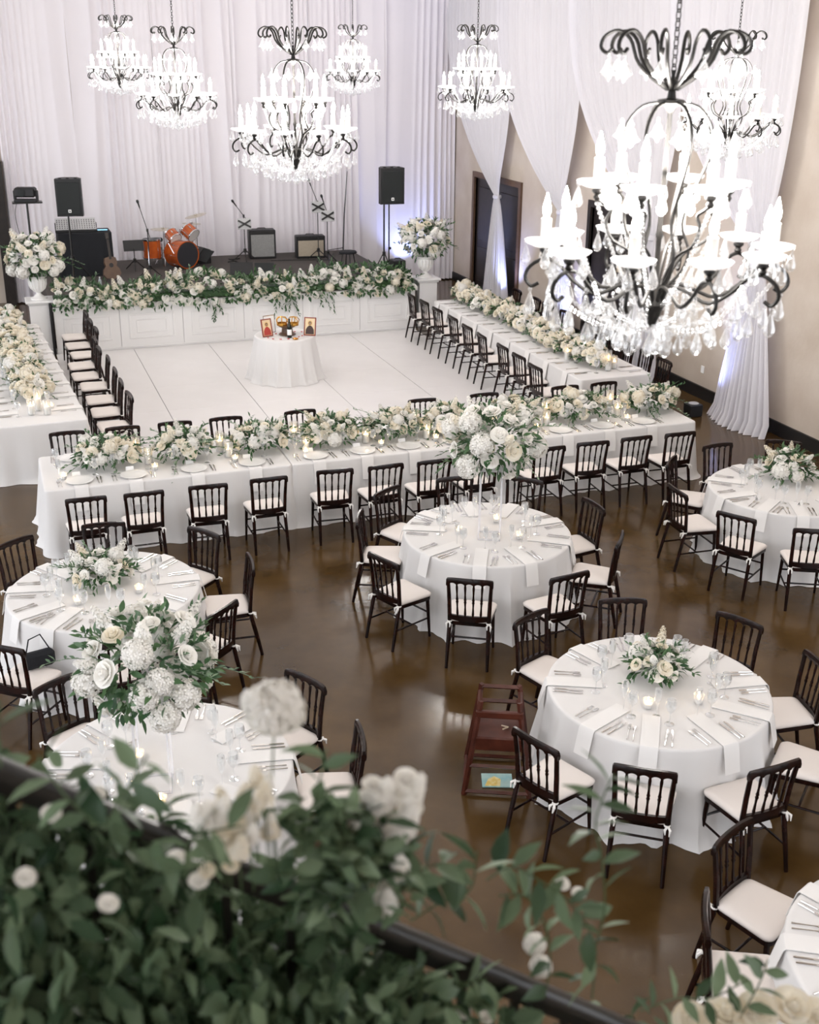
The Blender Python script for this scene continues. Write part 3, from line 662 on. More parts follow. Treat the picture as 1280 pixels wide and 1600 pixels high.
def sprig_into(m, R, p, d, L, leafL, n, droop=.3):
    """a thin branch with paired leaves"""
    d = Vector(d).normalized(); pts = []
    for k in range(6): t = k / 5; pts.append(Vector(p) + d * L * t + Vector((0, 0, -droop * L * t * t)))
    m.tube(pts, [.0025] * 6, 4, False)
    for k in range(n):
        t = .2 + .8 * k / max(1, n - 1); q0 = pts[0].lerp(pts[-1], t); i = min(4, int(t * 5)); q0 = pts[i].lerp(pts[i + 1], t * 5 - i)
        dd = (d + Vector((R.uniform(-.9, .9), R.uniform(-.9, .9), R.uniform(-.5, .7)))).normalized(); M = T(*q0) @ dd.to_track_quat('X', 'Z').to_matrix().to_4x4() @ RX(R.uniform(-.8, .8))
        leaf_quads(m, M, leafL * R.uniform(.7, 1.15), leafL * .34 * R.uniform(.8, 1.2))
def foliage_ellipsoid(seed, a, b, c, n, L, mt, zmin=-.6, sprigs=8, zc=0.0, spL=.16):
    R = random.Random(seed); m = MB()
    for i in range(n):
        z = R.uniform(zmin, 1); an = R.random() * 6.283; r = math.sqrt(max(0, 1 - z * z)); d = Vector((r * math.cos(an), r * math.sin(an), z)); s = R.uniform(.55, 1.0)
        p = Vector((d.x * a, d.y * b, d.z * c + zc)) * 1 ; p = Vector((d.x * a * s, d.y * b * s, d.z * c * s + zc))
        dd = (d + Vector((R.uniform(-.8, .8), R.uniform(-.8, .8), R.uniform(-.6, .5)))).normalized(); M = T(*p) @ dd.to_track_quat('X', 'Z').to_matrix().to_4x4() @ RX(R.uniform(-1, 1))
        leaf_quads(m, M, L * R.uniform(.7, 1.3), L * .38 * R.uniform(.8, 1.3))
    for i in range(sprigs):
        an = 6.283 * i / max(1, sprigs) + R.uniform(-.3, .3); z = R.uniform(-.35, .8); r = math.sqrt(1 - z * z); d = Vector((r * math.cos(an), r * math.sin(an), z)); p = Vector((d.x * a * .8, d.y * b * .8, d.z * c * .8 + zc))
        sprig_into(m, R, p, d + Vector((0, 0, .1)), spL * R.uniform(.7, 1.3), L * .75, 9)
    return m.mesh('foliage', mt, fix=False, auto=0)
def arrangement(name, M, label, group, seed, a, b, c, zc, nr, rr, nh=3, rh=.08, ns=4, sl=.16, nleaf=150, L=.07, vase=None, zmin=-.25, leafmat='leaf', spL=.14, cream=.5):
    R = random.Random(seed); P = []
    if vase: P.append(vase)
    P.append(('foliage', foliage_ellipsoid(seed + 1, a * 1.0, b * 1.0, c * .95, nleaf, L, leafmat, zmin - .25, 9, zc, spL)))
    P.append(('foliage', foliage_ellipsoid(seed + 2, a * 1.02, b * 1.02, c * 1.0, nleaf // 3, L * .8, 'leaf_sage', zmin, 6, zc, spL * 1.2)))
    tot = nr + nh
    hs = set(R.sample(range(tot), nh))
    for i in range(tot):
        z = 1 - (1 - zmin) * (i + .5) / tot; an = i * 2.39996 + R.uniform(-.25, .25) + seed; r = math.sqrt(max(0, 1 - z * z)); d = Vector((r * math.cos(an), r * math.sin(an), z)); s = R.uniform(.86, 1.05)
        p = Vector((d.x * a * s, d.y * b * s, d.z * c * s + zc)); dn = Vector((d.x / a, d.y / b, d.z / c)).normalized() + Vector((R.uniform(-.25, .25), R.uniform(-.25, .25), R.uniform(0, .3)))
        Q = T(*p) @ aim(dn) @ RZ(R.random() * 6)
        if i in hs: P.append(('hydrangea', HYD[0 if R.random() > cream else 1], Q @ SCL(rh * R.uniform(.85, 1.15))))
        else: P.append(('rose', ROSES[(0 if R.random() > cream else 2) + R.randrange(2)], Q @ SCL(rr * R.uniform(.72, 1.2))))
    for i in range(ns):
        an = 6.283 * (i + R.random() * .6) / max(1, ns); z = R.uniform(.25, .9); r = math.sqrt(1 - z * z); d = Vector((r * math.cos(an), r * math.sin(an), z)); p = Vector((d.x * a * .8, d.y * b * .8, d.z * c * .8 + zc))
        P.append(('stock_spike', SPIKES[0 if R.random() < .75 else 1], T(*p) @ aim(d + Vector((0, 0, .35))) @ SCL(sl * R.uniform(.8, 1.2))))
    return put(name, M, label, 'flowers', P, group)
bowl = MB().lathe([(.05, 0), (.06, .005), (.10, .05), (.11, .10), (.10, .10), (.09, .05), (.01, .015)], 18).mesh('bowl', 'porcelain')
# low centrepieces
arrangement('flower_centerpiece', T(4.50, 6.78, ZT), 'low white rose centrepiece on the round table beside the high chair', 'low centrepieces', 101, .20, .20, .15, .13, 15, .055, 2, .07, 4, .15, 190, .075, ('bowl', bowl), cream=.35)
arrangement('flower_centerpiece', T(.60, 9.93, ZT), 'low white rose centrepiece on the leftmost round table', 'low centrepieces', 102, .26, .24, .16, .13, 14, .065, 3, .08, 4, .17, 230, .08, ('bowl', bowl), spL=.18, cream=.35)
arrangement('flower_centerpiece', T(8.34, 10.28, ZT), 'low white rose centrepiece on the round table at the right edge', 'low centrepieces', 103, .26, .26, .19, .15, 13, .07, 3, .09, 3, .17, 230, .085, ('bowl', bowl), spL=.2, cream=.25)
# tall centrepieces on clear frame stands
def tall_piece(x, y, rz, zst, seed, a, c, label, stand_label, nr, rr, nh, rh):
    s = .105; P = []
    post = MB().box(-.007, .007, -.007, .007, 0, zst, b=.002).mesh('post', 'acrylic')
    for sx in (-1, 1):
        for sy in (-1, 1): P.append(('post', post, T(sx * s, sy * s, 0)))
    bar = MB().box(-s, s, -.007, .007, 0, .014, b=.002).mesh('crossbar', 'acrylic')
    for z in (0, zst - .014):
        for k in range(4): P.append(('crossbar', bar, T(0, 0, z) @ RZ(k * PI / 2) @ T(0, s, 0)))
    P.append(('top_plate', MB().box(-s - .01, s + .01, -s - .01, s + .01, zst, zst + .01, b=.003).mesh('top_plate', 'acrylic')))
    put('flower_stand', T(x, y, ZT) @ RZ(rz), stand_label, 'flower stand', P, 'clear flower stands')
    arrangement('tall_flower_arrangement', T(x, y, ZT + zst + .012), label, 'tall arrangements', seed, a, a, c, c * .72, nr, rr, nh, rh, 6, .20, 420, .09, ('bowl', bowl), zmin=-.75, spL=.24, cream=.06)
tall_piece(4.40, 9.82, -.45, .74, 111, .42, .36, 'tall white and green flower arrangement high above the mid-hall round table', 'clear square frame stand on the mid-hall round table', 20, .085, 10, .11)
tall_piece(.62, 6.63, -.2, .64, 112, .43, .36, 'tall white and green flower arrangement above the table behind the greenery', 'clear square frame stand on the table behind the stair greenery', 20, .075, 10, .10)
# head table arrangements
for i, (x, w) in enumerate([(1.00, .36), (1.88, .34), (2.82, .36), (3.70, .36), (4.50, .36), (5.26, .30), (6.15, .36), (7.13, .40), (8.22, .38)]):
    arrangement('flower_arrangement', T(x, 13.16, ZT), 'cream and white flower arrangement on the head table, %s from left' % ORD[i], 'flower arrangements on the head table', 120 + i, w, .27, .21, .15, 22, .066, 4, .08, 4, .17, 330, .085, None, zmin=-.1, spL=.28)
for i, (x, y) in enumerate([(8.64, 20.75), (8.62, 19.95), (8.68, 19.1), (8.66, 18.2), (8.66, 17.25), (8.64, 16.45), (8.66, 15.75)]):
    arrangement('flower_arrangement', T(x, y, ZT), 'cream flower arrangement on the right long table, %s from the stage' % ORD[i], 'flower arrangements on the right long table', 140 + i, .27, .46, .20, .13, 26, .075, 6, .09, 3, .16, 200, .08, None, zmin=-.05, cream=.75)
for i, (x, y) in enumerate([(.10, 20.9), (.16, 20.0), (.20, 19.1), (.24, 18.2), (.28, 17.3), (.30, 16.55)]):
    arrangement('flower_arrangement', T(x, y, ZT), 'cream flower arrangement on the left long table, %s from the stage' % ORD[i], 'flower arrangements on the left long table', 160 + i, .26, .46, .20, .13, 26, .075, 6, .09, 3, .16, 180, .075, None, zmin=-.05, cream=.7)
# candles
HC = [(1.36, 13.42, 1.2), (1.46, 13.10, 1.0), (2.34, 13.28, 1.25), (2.40, 13.05, .9), (3.28, 13.36, 1.3), (3.34, 13.00, .9), (4.12, 13.05, 1.0), (4.90, 12.98, 1.1), (4.88, 13.35, 1.4), (5.72, 13.1, 1.2), (6.58, 13.0, 1.0), (6.72, 13.3, 1.35), (7.68, 13.1, 1.0), (7.74, 13.42, 1.3)]
for i, (x, y, s) in enumerate(HC): hurricane(x, y, 'lit pillar candle in a glass cylinder on the head table, number %s from left' % ORD[i] if i < 13 else 'lit pillar candle in a glass cylinder on the head table, rightmost', s)
for i, x in enumerate((.48, 1.50, 2.44, 3.30, 4.26, 4.98, 6.38, 7.70)): votive(x, 12.86, 'small tealight glass among the head table settings, %s from left' % ORD[i])
hurricane(8.70, 15.22, 'lit pillar candle jar at the near end of the right long table', 1.6); hurricane(8.86, 15.32, 'shorter lit candle jar at the near end of the right long table', 1.0)
hurricane(8.40, 16.0, 'lit candle jar beside the right long table flowers', 1.3)
hurricane(.36, 15.72, 'tallest lit candle jar at the near end of the left long table', 1.5); hurricane(.26, 15.55, 'left lit candle jar at the near end of the left long table', 1.1); hurricane(.46, 15.50, 'right lit candle jar at the near end of the left long table', 1.0)
votive(.53, 15.75, 'small tealight glass at the near end of the left long table')
for i, (x, y) in enumerate([(4.22, 6.42), (4.62, 6.36)]): votive(x, y, '%s tealight glass near the centrepiece of the table by the high chair' % ('left', 'right')[i])
for i, (x, y) in enumerate([(4.13, 9.98), (4.62, 10.14), (4.66, 9.66)]): votive(x, y, '%s tealight glass beside the mid-hall flower stand' % ('left', 'rear', 'right')[i])
for i, (x, y) in enumerate([(.55, 6.95), (.62, 6.38)]): votive(x, y, '%s tealight glass beside the stand behind the greenery' % ('rear', 'front')[i])
for i, (x, y) in enumerate([(.36, 9.55), (.9, 9.62)]): votive(x, y, '%s tealight glass on the leftmost round table' % ('left', 'right')[i])
votive(8.50, 9.75, 'tealight glass in front of the flowers on the right edge table')

# flower hedge along the stage front
def hedge():
    R = random.Random(55); P = []; m = MB(); m2 = MB()
    def surf(x, th, s=1.0):
        hgt = .30 + .07 * math.sin(x * 2.1) + .05 * math.sin(x * 5.3)
        return Vector((x, 22.22 - .34 * s * math.cos(th), SZ + .02 + hgt * s * math.sin(th)))
    for i in range(2400):
        x = R.uniform(.95, 7.95); th = R.uniform(-.35, 2.4); p = surf(x, th, R.uniform(.8, 1.16)); d = Vector((R.uniform(-.7, .7), -math.cos(th) + R.uniform(-.5, .3), math.sin(th) + R.uniform(-.8, .5)))
        if p.z < SZ + .02 and p.y > 21.9: p.y = 21.88
        M = T(*p) @ d.normalized().to_track_quat('X', 'Z').to_matrix().to_4x4() @ RX(R.uniform(-1, 1)); leaf_quads(m if R.random() < .72 else m2, M, .12 * R.uniform(.6, 1.3), .045 * R.uniform(.8, 1.4))
    for i in range(60):
        x = R.uniform(.95, 7.95); sprig_into(m if i % 2 else m2, R, surf(x, R.uniform(.1, 2.0), .9), (R.uniform(-.5, .5), R.uniform(-.5, .2), R.uniform(.3, 1)), R.uniform(.18, .38), .085, 9)
    for x in (3.9, 5.15, 5.35, 6.1):
        for k in range(3): sprig_into(m, R, (x + R.uniform(-.15, .15), 21.86, SZ - .05), (R.uniform(-.4, .4), -.12, -1), R.uniform(.2, .38), .08, 11, 0)
    P.append(('foliage', m.mesh('foliage', 'leaf', fix=False, auto=0))); P.append(('foliage', m2.mesh('foliage', 'leaf_sage', fix=False, auto=0)))
    P.append(('foam_trough', MB().box(.98, 7.95, 22.05, 22.42, SZ, SZ + .14, b=.02).mesh('foam_trough', 'leaf')))
    N = 215
    for i in range(N):
        x = 1.0 + 6.92 * (i + R.random()) / N; th = R.uniform(-.28, 1.75); p = surf(x, th, R.uniform(.92, 1.12)); d = Vector((R.uniform(-.4, .4), -math.cos(th), math.sin(th) + .15))
        Q = T(*p) @ aim(d) @ RZ(R.random() * 6); k = R.random()
        if k < .10: P.append(('hydrangea', HYD[R.randrange(2)], Q @ SCL(R.uniform(.08, .11))))
        else: P.append(('rose', ROSES[R.choice((0, 1, 0, 1, 2, 3))], Q @ SCL(R.uniform(.05, .088))))
    for i in range(26):
        x = R.uniform(1.0, 7.9); th = R.uniform(.5, 2.2); p = surf(x, th, .9)
        P.append(('stock_spike', SPIKES[0 if R.random() < .6 else 1], T(*p) @ aim((R.uniform(-.4, .4), R.uniform(-.5, .2), 1)) @ SCL(R.uniform(.2, .3))))
    put('flower_hedge', T(0, 0, 0), 'long hedge of white roses and greenery along the stage front', 'flowers', P)
hedge()
# urns on pedestals
def urn_set(x, y, side, sd):
    P = [('plinth', MB().box(-.23, .23, -.23, .23, 0, .10, b=.01).mesh('plinth', 'white_paint')), ('shaft', MB().box(-.19, .19, -.19, .19, .10, .92, b=.008).mesh('shaft', 'white_paint')),
         ('capital', MB().box(-.22, .22, -.22, .22, .92, .955, b=.01).box(-.255, .255, -.255, .255, .955, 1.0, b=.01).mesh('capital', 'white_paint'))]
    put('pedestal', T(x, y, 0), 'white square pedestal at the %s end of the stage' % side, 'pedestal', P, 'pedestals beside the stage')
    u = MB().lathe([(.15, 0), (.15, .02), (.10, .04), (.045, .09), (.045, .12), (.10, .16), (.145, .24), (.155, .34), (.15, .38), (.18, .41), (.18, .425), (.155, .42), (.13, .36), (.02, .3)], 24).mesh('urn_body', 'urn_white')
    rib = MB().tube([(.06, 0, .13), (.125, 0, .19), (.152, 0, .26), (.16, 0, .36)], [.006, .01, .012, .012], 6).mesh('flute_rib', 'urn_white')
    put('garden_urn', T(x, y, 1.0), 'white fluted urn on the %s pedestal' % side, 'urn', [('urn_body', u)] + [('flute_rib', rib, RZ(k * PI / 8)) for k in range(16)], 'urns beside the stage')
    arrangement('urn_flower_arrangement', T(x, y, 1.42), 'round white rose bouquet in the urn at the %s end of the stage' % side, 'urn bouquets', sd, .48, .42, .40, .34, 38, .085, 9, .11, 8, .26, 300, .12, None, zmin=-.72, spL=.3, cream=.3)
urn_set(.74, 22.25, 'left', 181); urn_set(8.32, 22.25, 'right', 182)

# ================================================================== CEREMONY TABLE ON THE DANCE FLOOR
CX, CY, DZ = 4.58, 19.08, .018
obj('tablecloth', cloth_mesh(loop_round(.52, 160), ZT, 61, .13, .05, .22, z0=.022, puddle=.05), None, T(CX, CY, 0), 'white cloth on the small round table alone on the dance floor', 'tablecloth')
put('banquet_table', T(CX, CY, DZ), 'small wooden table hidden under its cloth on the dance floor', 'table', [('tabletop', MB().lathe([(.49, .69), (.50, .70), (.50, .735), (.49, .738)], 32).mesh('tabletop', 'frame_wood')), ('pedestal_leg', MB().lathe([(.25, 0), (.25, .02), (.04, .05), (.035, .66), (.12, .69)], 16).mesh('pedestal_leg', 'frame_wood'))])
def icon(x, y, rz, w, h, robe, label, lean=.22):
    fr = MB()
    for a in ((-w / 2, w / 2, 0, .018), (-w / 2, w / 2, h - .018, h), (-w / 2, -w / 2 + .018, .018, h - .018), (w / 2 - .018, w / 2, .018, h - .018)): fr.box(a[0], a[1], -.010, .012, a[2], a[3], b=.003)
    P = [('frame', fr.mesh('frame', 'icon_frame')), ('panel', MB().box(-w / 2 + .01, w / 2 - .01, -.002, .008, .01, h - .01).mesh('panel', 'icon_gold', smooth=False))]
    rb = MB().prism([(-.36 * w, .08 * h), (.36 * w, .08 * h), (.33 * w, .34 * h), (.20 * w, .48 * h), (.08 * w, .55 * h), (-.08 * w, .55 * h), (-.20 * w, .48 * h), (-.33 * w, .34 * h)], .002, T(0, -.002, 0) @ RX(PI / 2)); P.append(('painted_robe', rb.mesh('painted_robe', robe, smooth=False)))
    disc = lambda r, z, t: MB().prism([(r * math.cos(k * PI / 9), z + r * 1.12 * math.sin(k * PI / 9)) for k in range(18)], .001, T(0, -t, 0) @ RX(PI / 2))
    P.append(('painted_halo', disc(.20 * w, .68 * h, .002).mesh('painted_halo', 'halo_gold', smooth=False))); P.append(('painted_hair', disc(.125 * w, .68 * h, .0035).mesh('painted_hair', 'robe_dark', smooth=False))); P.append(('painted_face', disc(.085 * w, .67 * h, .005).mesh('painted_face', 'skin_paint', smooth=False)))
    P.append(('easel_back', MB().box(-.02, .02, .01, .016, .01, h * .8, M=RX(-.35)).mesh('easel_back', 'icon_frame')))
    put('framed_icon', T(x, y, ZT + .004) @ RZ(rz) @ RX(-lean), label, 'picture', P, 'framed icons')
icon(4.27, 19.00, .32, .20, .30, 'robe_red', 'framed icon of a red robed figure on the small dance floor table'); icon(4.96, 18.86, -.55, .21, .31, 'robe_dark', 'framed icon of a dark robed figure on the small dance floor table')
fr = MB(); w, h = .22, .30
for a in ((-w / 2, w / 2, 0, .01), (-w / 2, w / 2, h - .012, h), (-w / 2, -w / 2 + .008, .01, h - .012), (w / 2 - .008, w / 2, .01, h - .012)): fr.box(a[0], a[1], -.006, .006, a[2], a[3])
put('photo_frame', T(4.37, 19.27, ZT + .004) @ RZ(.3) @ RX(-.15), 'pale clear sign frame behind the red icon on the dance floor table', 'picture', [('frame', fr.mesh('frame', 'silver', smooth=False)), ('sheet', MB().box(-.102, .102, -.002, .002, .01, .288).mesh('sheet', 'card', smooth=False))])
put('wine_bottle', T(4.60, 18.82, ZT + .003), 'dark wine bottle with white label on the small dance floor table', 'bottle', [('bottle_body', MB().lathe([(.034, 0), (.039, .006), (.039, .19), (.030, .225), (.015, .25), (.0145, .31), (.016, .312), (.016, .325), (.004, .326)], 18).mesh('bottle_body', 'bottle_glass')),
    ('bottle_label', MB().lathe([(.0395, .05), (.0398, .051), (.0398, .145), (.0395, .146)], 18, caps=False).mesh('bottle_label', 'card')), ('pourer', MB().tube([(0, 0, .326), (0, 0, .36), (.012, 0, .41)], [.006, .005, .003], 6).mesh('pourer', 'chrome'))])
def crown_meshes():
    band = MB().lathe([(.085, 0), (.09, .004), (.09, .04), (.085, .045), (.08, .04), (.08, .004), (.085, 0)], 20, caps=False).mesh('crown_band', 'gold')
    arch = MB().tube([(.085, 0, .04), (.105, 0, .09), (.07, 0, .135), (.0, 0, .15)], .008, 6).mesh('crown_arch', 'gold')
    return [('crown_band', band)] + [('crown_arch', arch, RZ(k * PI / 3)) for k in range(6)]
put('brass_stand', T(4.62, 19.06, ZT + .003), 'dark wooden stand under the gold crowns', 'stand', [('stand_base', MB().lathe([(.14, 0), (.15, .01), (.10, .04), (.09, .12), (.15, .15), (.15, .16)], 16).mesh('stand_base', 'frame_wood'))])
CM = crown_meshes()
put('gold_crown', T(4.535, 19.08, ZT + .165) @ RZ(.3), 'left gold ceremonial crown on the dance floor table', 'crown', CM, 'gold crowns'); put('gold_crown', T(4.72, 19.02, ZT + .165), 'right gold ceremonial crown on the dance floor table', 'crown', CM, 'gold crowns')
m = MB(); R_ = random.Random(4)
for i in range(90):
    a = i * .35; r = .30 + .05 * math.sin(i * .7); m.lathe([(.001, -.008), (.008, -.004), (.009, 0), (.008, .004), (.001, .008)], 6, (4.60 + r * 1.15 * math.cos(a), 19.02 + r * math.sin(a) * (1 if math.sin(a) < 0 else .6), ZT + .012))
obj('bead_garland', m.mesh('bead_garland', 'red_bead'), None, None, 'string of red beads looped on the small dance floor table', 'beads')
put('wine_dish', T(4.66, 18.66, ZT + .003), 'small gold dish at the front of the dance floor table', 'dish', [('dish', MB().lathe([(.03, 0), (.035, .004), (.055, .02), (.053, .02), (.03, .007), (.001, .006)], 16).mesh('dish', 'gold'))])

# ================================================================== HIGH CHAIR AND FLOOR THINGS
def high_chair():
    wb, wt, h = .25, .145, .76; P = []; db, dt = .25, .13
    leg = lambda sx, sy: MB().tube([(sx * wb, sy * db, 0), (sx * (wb + wt) / 2, sy * (db + dt) / 2, h / 2), (sx * wt, sy * dt, h)], .021, 4).mesh('leg', 'high_chair_wood', auto=30)
    for sx in (-1, 1):
        for sy in (-1, 1): P.append(('leg', leg(sx, sy)))
    L = lambda z: (wb + (wt - wb) * z / h, db + (dt - db) * z / h)
    def rail(name, a, b, r=.018): P.append((name, MB().tube([a, b], r, 4).mesh(name, 'high_chair_wood', auto=30)))
    for z in (.03, .70):
        X, Y = L(z)
        for sx in (-1, 1): rail('side_rail', (sx * X, -Y, z), (sx * X, Y, z))
    for z in (.03,):
        X, Y = L(z); rail('floor_rail', (-X, -Y, z), (X, -Y, z)); rail('floor_rail', (-X, Y, z), (X, Y, z))
    X, Y = L(.74); rail('back_rail', (-X, Y, .74), (X, Y, .74), .02); X, Y = L(.60); rail('back_rail', (-X, Y, .60), (X, Y, .60), .02)
    X, Y = L(.66); P.append(('front_bar', MB().box(-X - .02, X + .02, -Y - .02, -Y + .02, .63, .69, b=.008).mesh('front_bar', 'high_chair_wood')))
    X, Y = L(.46); P.append(('seat', MB().box(-X, X, -Y, Y, .45, .475, b=.006).mesh('seat', 'high_chair_wood')))
    P.append(('front_panel', MB().box(-X + .01, X - .01, -Y - .008, -Y + .012, .36, .47, b=.005).mesh('front_panel', 'high_chair_wood')))
    X, Y = L(.24); rail('foot_bar', (-X, -Y, .24), (X, -Y, .24), .018)
    P.append(('strap', MB().tube([(.02, 0, .475), (.07, -.04, .49), (.03, -.09, .50)], .006, 6).mesh('strap', 'gold_plate')))
    put('high_chair', T(3.27, 6.98, 0) @ RZ(-.43), 'reddish wooden child high chair with splayed legs by the round table', 'high chair', P)
high_chair()
put('picture_book', T(3.25, 6.93, .0) @ RZ(-.35), 'thin picture book with teal and yellow cover on the floor under the high chair', 'book', [('cover', MB().box(-.12, .12, -.09, .09, .001, .012, b=.002).mesh('cover', 'book_teal')), ('cover_art', MB().prism([(-.10, -.08), (.02, -.08), (.03, .01), (-.02, .05), (-.07, .01)], .001, T(0, 0, .0122)).mesh('cover_art', 'book_yellow', smooth=False))])
put('handbag', T(-.02, 9.02, .497) @ RZ(.25), 'small black handbag on the chair seat by the leftmost round table', 'handbag', [('bag_body', MB().box(-.13, .13, -.045, .045, 0, .15, b=.03).mesh('bag_body', 'black_cloth')), ('strap', MB().tube([(-.10, 0, .14), (-.06, .02, .26), (.04, .03, .28), (.10, 0, .14)], .006, 6).mesh('strap', 'black_cloth'))])

# ================================================================== CHANDELIERS
def bez(pts, n=18):
    """smooth curve through control points (Catmull-Rom)"""
    pts = [Vector(p) for p in pts]; P = [pts[0] * 2 - pts[1]] + pts + [pts[-1] * 2 - pts[-2]]; out = []; seg = len(pts) - 1
    for i in range(n + 1):
        t = i / n * seg; k = min(int(t), seg - 1); t -= k; a, b, c, d = P[k:k + 4]
        out.append(.5 * ((2 * b) + (c - a) * t + (2 * a - 5 * b + 4 * c - d) * t * t + (3 * b - a - 3 * c + d) * t ** 3))
    return out
def chandelier_kit():
    K = {}
    K['scroll'] = MB().tube(bez([(.02, 0, 1.03), (.08, 0, 1.07), (.14, 0, 1.13), (.17, 0, 1.205), (.218, 0, 1.238), (.268, 0, 1.218), (.282, 0, 1.18), (.258, 0, 1.158), (.238, 0, 1.175)], 26), .0075, 6).mesh('crown_scroll', 'bronze_iron')
    K['wire'] = MB().tube(bez([(.03, 0, .985), (.11, 0, .965), (.165, 0, .89), (.165, 0, .78), (.11, 0, .63), (.085, 0, .52), (.12, 0, .42), (.10, 0, .34), (.045, 0, .27)], 26), .0065, 6).mesh('cage_wire', 'bronze_iron')
    K['arm'] = MB().tube(bez([(.03, 0, .20), (.06, 0, .275), (.13, 0, .275), (.24, 0, .235), (.33, 0, .285), (.40, 0, .355), (.46, 0, .372), (.515, 0, .34), (.53, 0, .295), (.505, 0, .262), (.475, 0, .275)], 32), .008, 6).mesh('arm', 'bronze_iron')
    K['uparm'] = MB().tube(bez([(.03, 0, .24), (.06, 0, .33), (.11, 0, .41), (.19, 0, .46), (.22, 0, .53), (.20, 0, .575), (.235, 0, .60), (.262, 0, .62)], 24), .007, 6).mesh('upper_arm', 'bronze_iron')
    K['hub'] = MB().lathe([(.004, .10), (.018, .12), (.036, .17), (.048, .20), (.042, .215), (.036, .225), (.030, .26), (.012, .29), (.010, .46), (.016, .48), (.010, .50), (.010, .94), (.022, .965), (.052, .98), (.052, .992), (.018, .998), (.014, 1.03), (.026, 1.045), (.026, 1.058), (.008, 1.07), (.006, 1.10)], 14).mesh('stem', 'bronze_iron')
    ch = MB()
    for i in range(46):
        z = 1.10 + i * .032
        pts = [Vector((.011 * math.cos(a), 0, .022 * math.sin(a))) for a in [2 * PI * k / 10 for k in range(10)]]; M = T(0, 0, z) @ RZ(PI / 2 * (i % 2)); rr = .0032
        rings = []
        for k in range(10):
            c = pts[k]; o = c.normalized(); rings.append([M @ (c + o * rr * math.cos(b) + Vector((0, 1, 0)) * rr * math.sin(b)) for b in (0, PI / 2, PI, 1.5 * PI)])
        rings.append(rings[0]); ch.loft(rings, True, False)
    K['chain'] = ch
    K['socket'] = MB().lathe([(.008, -.045), (.016, -.03), (.010, -.02), (.022, -.008), (.022, .0), (.010, .004)], 10).mesh('socket', 'bronze_iron')
    K['dish'] = MB().lathe([(.012, .0), (.045, .004), (.076, .018), (.086, .030), (.083, .031), (.072, .021), (.044, .010), (.012, .008)], 18).mesh('candle_dish', 'dish_glass')
    K['candle'] = MB().lathe([(.021, .006), (.021, .115), (.012, .118)], 12).mesh('candle_sleeve', 'wax')
    K['bulb'] = MB().lathe([(.006, .116), (.011, .125), (.0165, .145), (.015, .165), (.008, .19), (.0015, .215)], 10).mesh('bulb', 'bulb')
    # pendant: small bead over an almond drop, hanging from the origin downwards
    K['drop'] = MB().lathe([(.001, 0), (.007, -.006), (.008, -.011), (.006, -.017), (.002, -.022), (.006, -.03), (.014, -.052), (.021, -.075), (.020, -.088), (.012, -.100), (.001, -.106)], 8).mesh('crystal_drop', 'crystal', auto=15)
    K['bell'] = MB().lathe([(.001, 0), (.007, -.006), (.008, -.012), (.004, -.020), (.012, -.03), (.022, -.055), (.034, -.068), (.032, -.074), (.016, -.080), (.004, -.098), (.001, -.10)], 8).mesh('crystal_bell', 'crystal', auto=15)
    def strand(pts, s=.010, gap=.019):
        m = MB(); pts = [Vector(p) for p in pts]; L = 0; acc = 0
        for k in range(len(pts) - 1):
            seg = pts[k + 1] - pts[k]; d = seg.length; t = acc
            while t < d:
                p = pts[k] + seg * (t / d); m.lathe([(.001, -s), (s * .75, -s * .55), (s, 0), (s * .75, s * .55), (.001, s)], 6, p); t += gap
            acc = t - d
        return m.mesh('bead_strand', 'crystal', auto=15)
    K['strand_up'] = strand(bez([(.26, 0, .60), (.22, 0, .50), (.16, 0, .36), (.09, 0, .25), (.045, 0, .20)], 24))
    K['strand_low'] = strand(bez([(.47, 0, .345), (.38, 0, .215), (.25, 0, .13), (.13, 0, .10), (.03, 0, .115)], 30))
    K['strand_drop'] = strand([(0, 0, 0), (0, 0, -.16)], .0095, .019)
    return K
K = chandelier_kit()
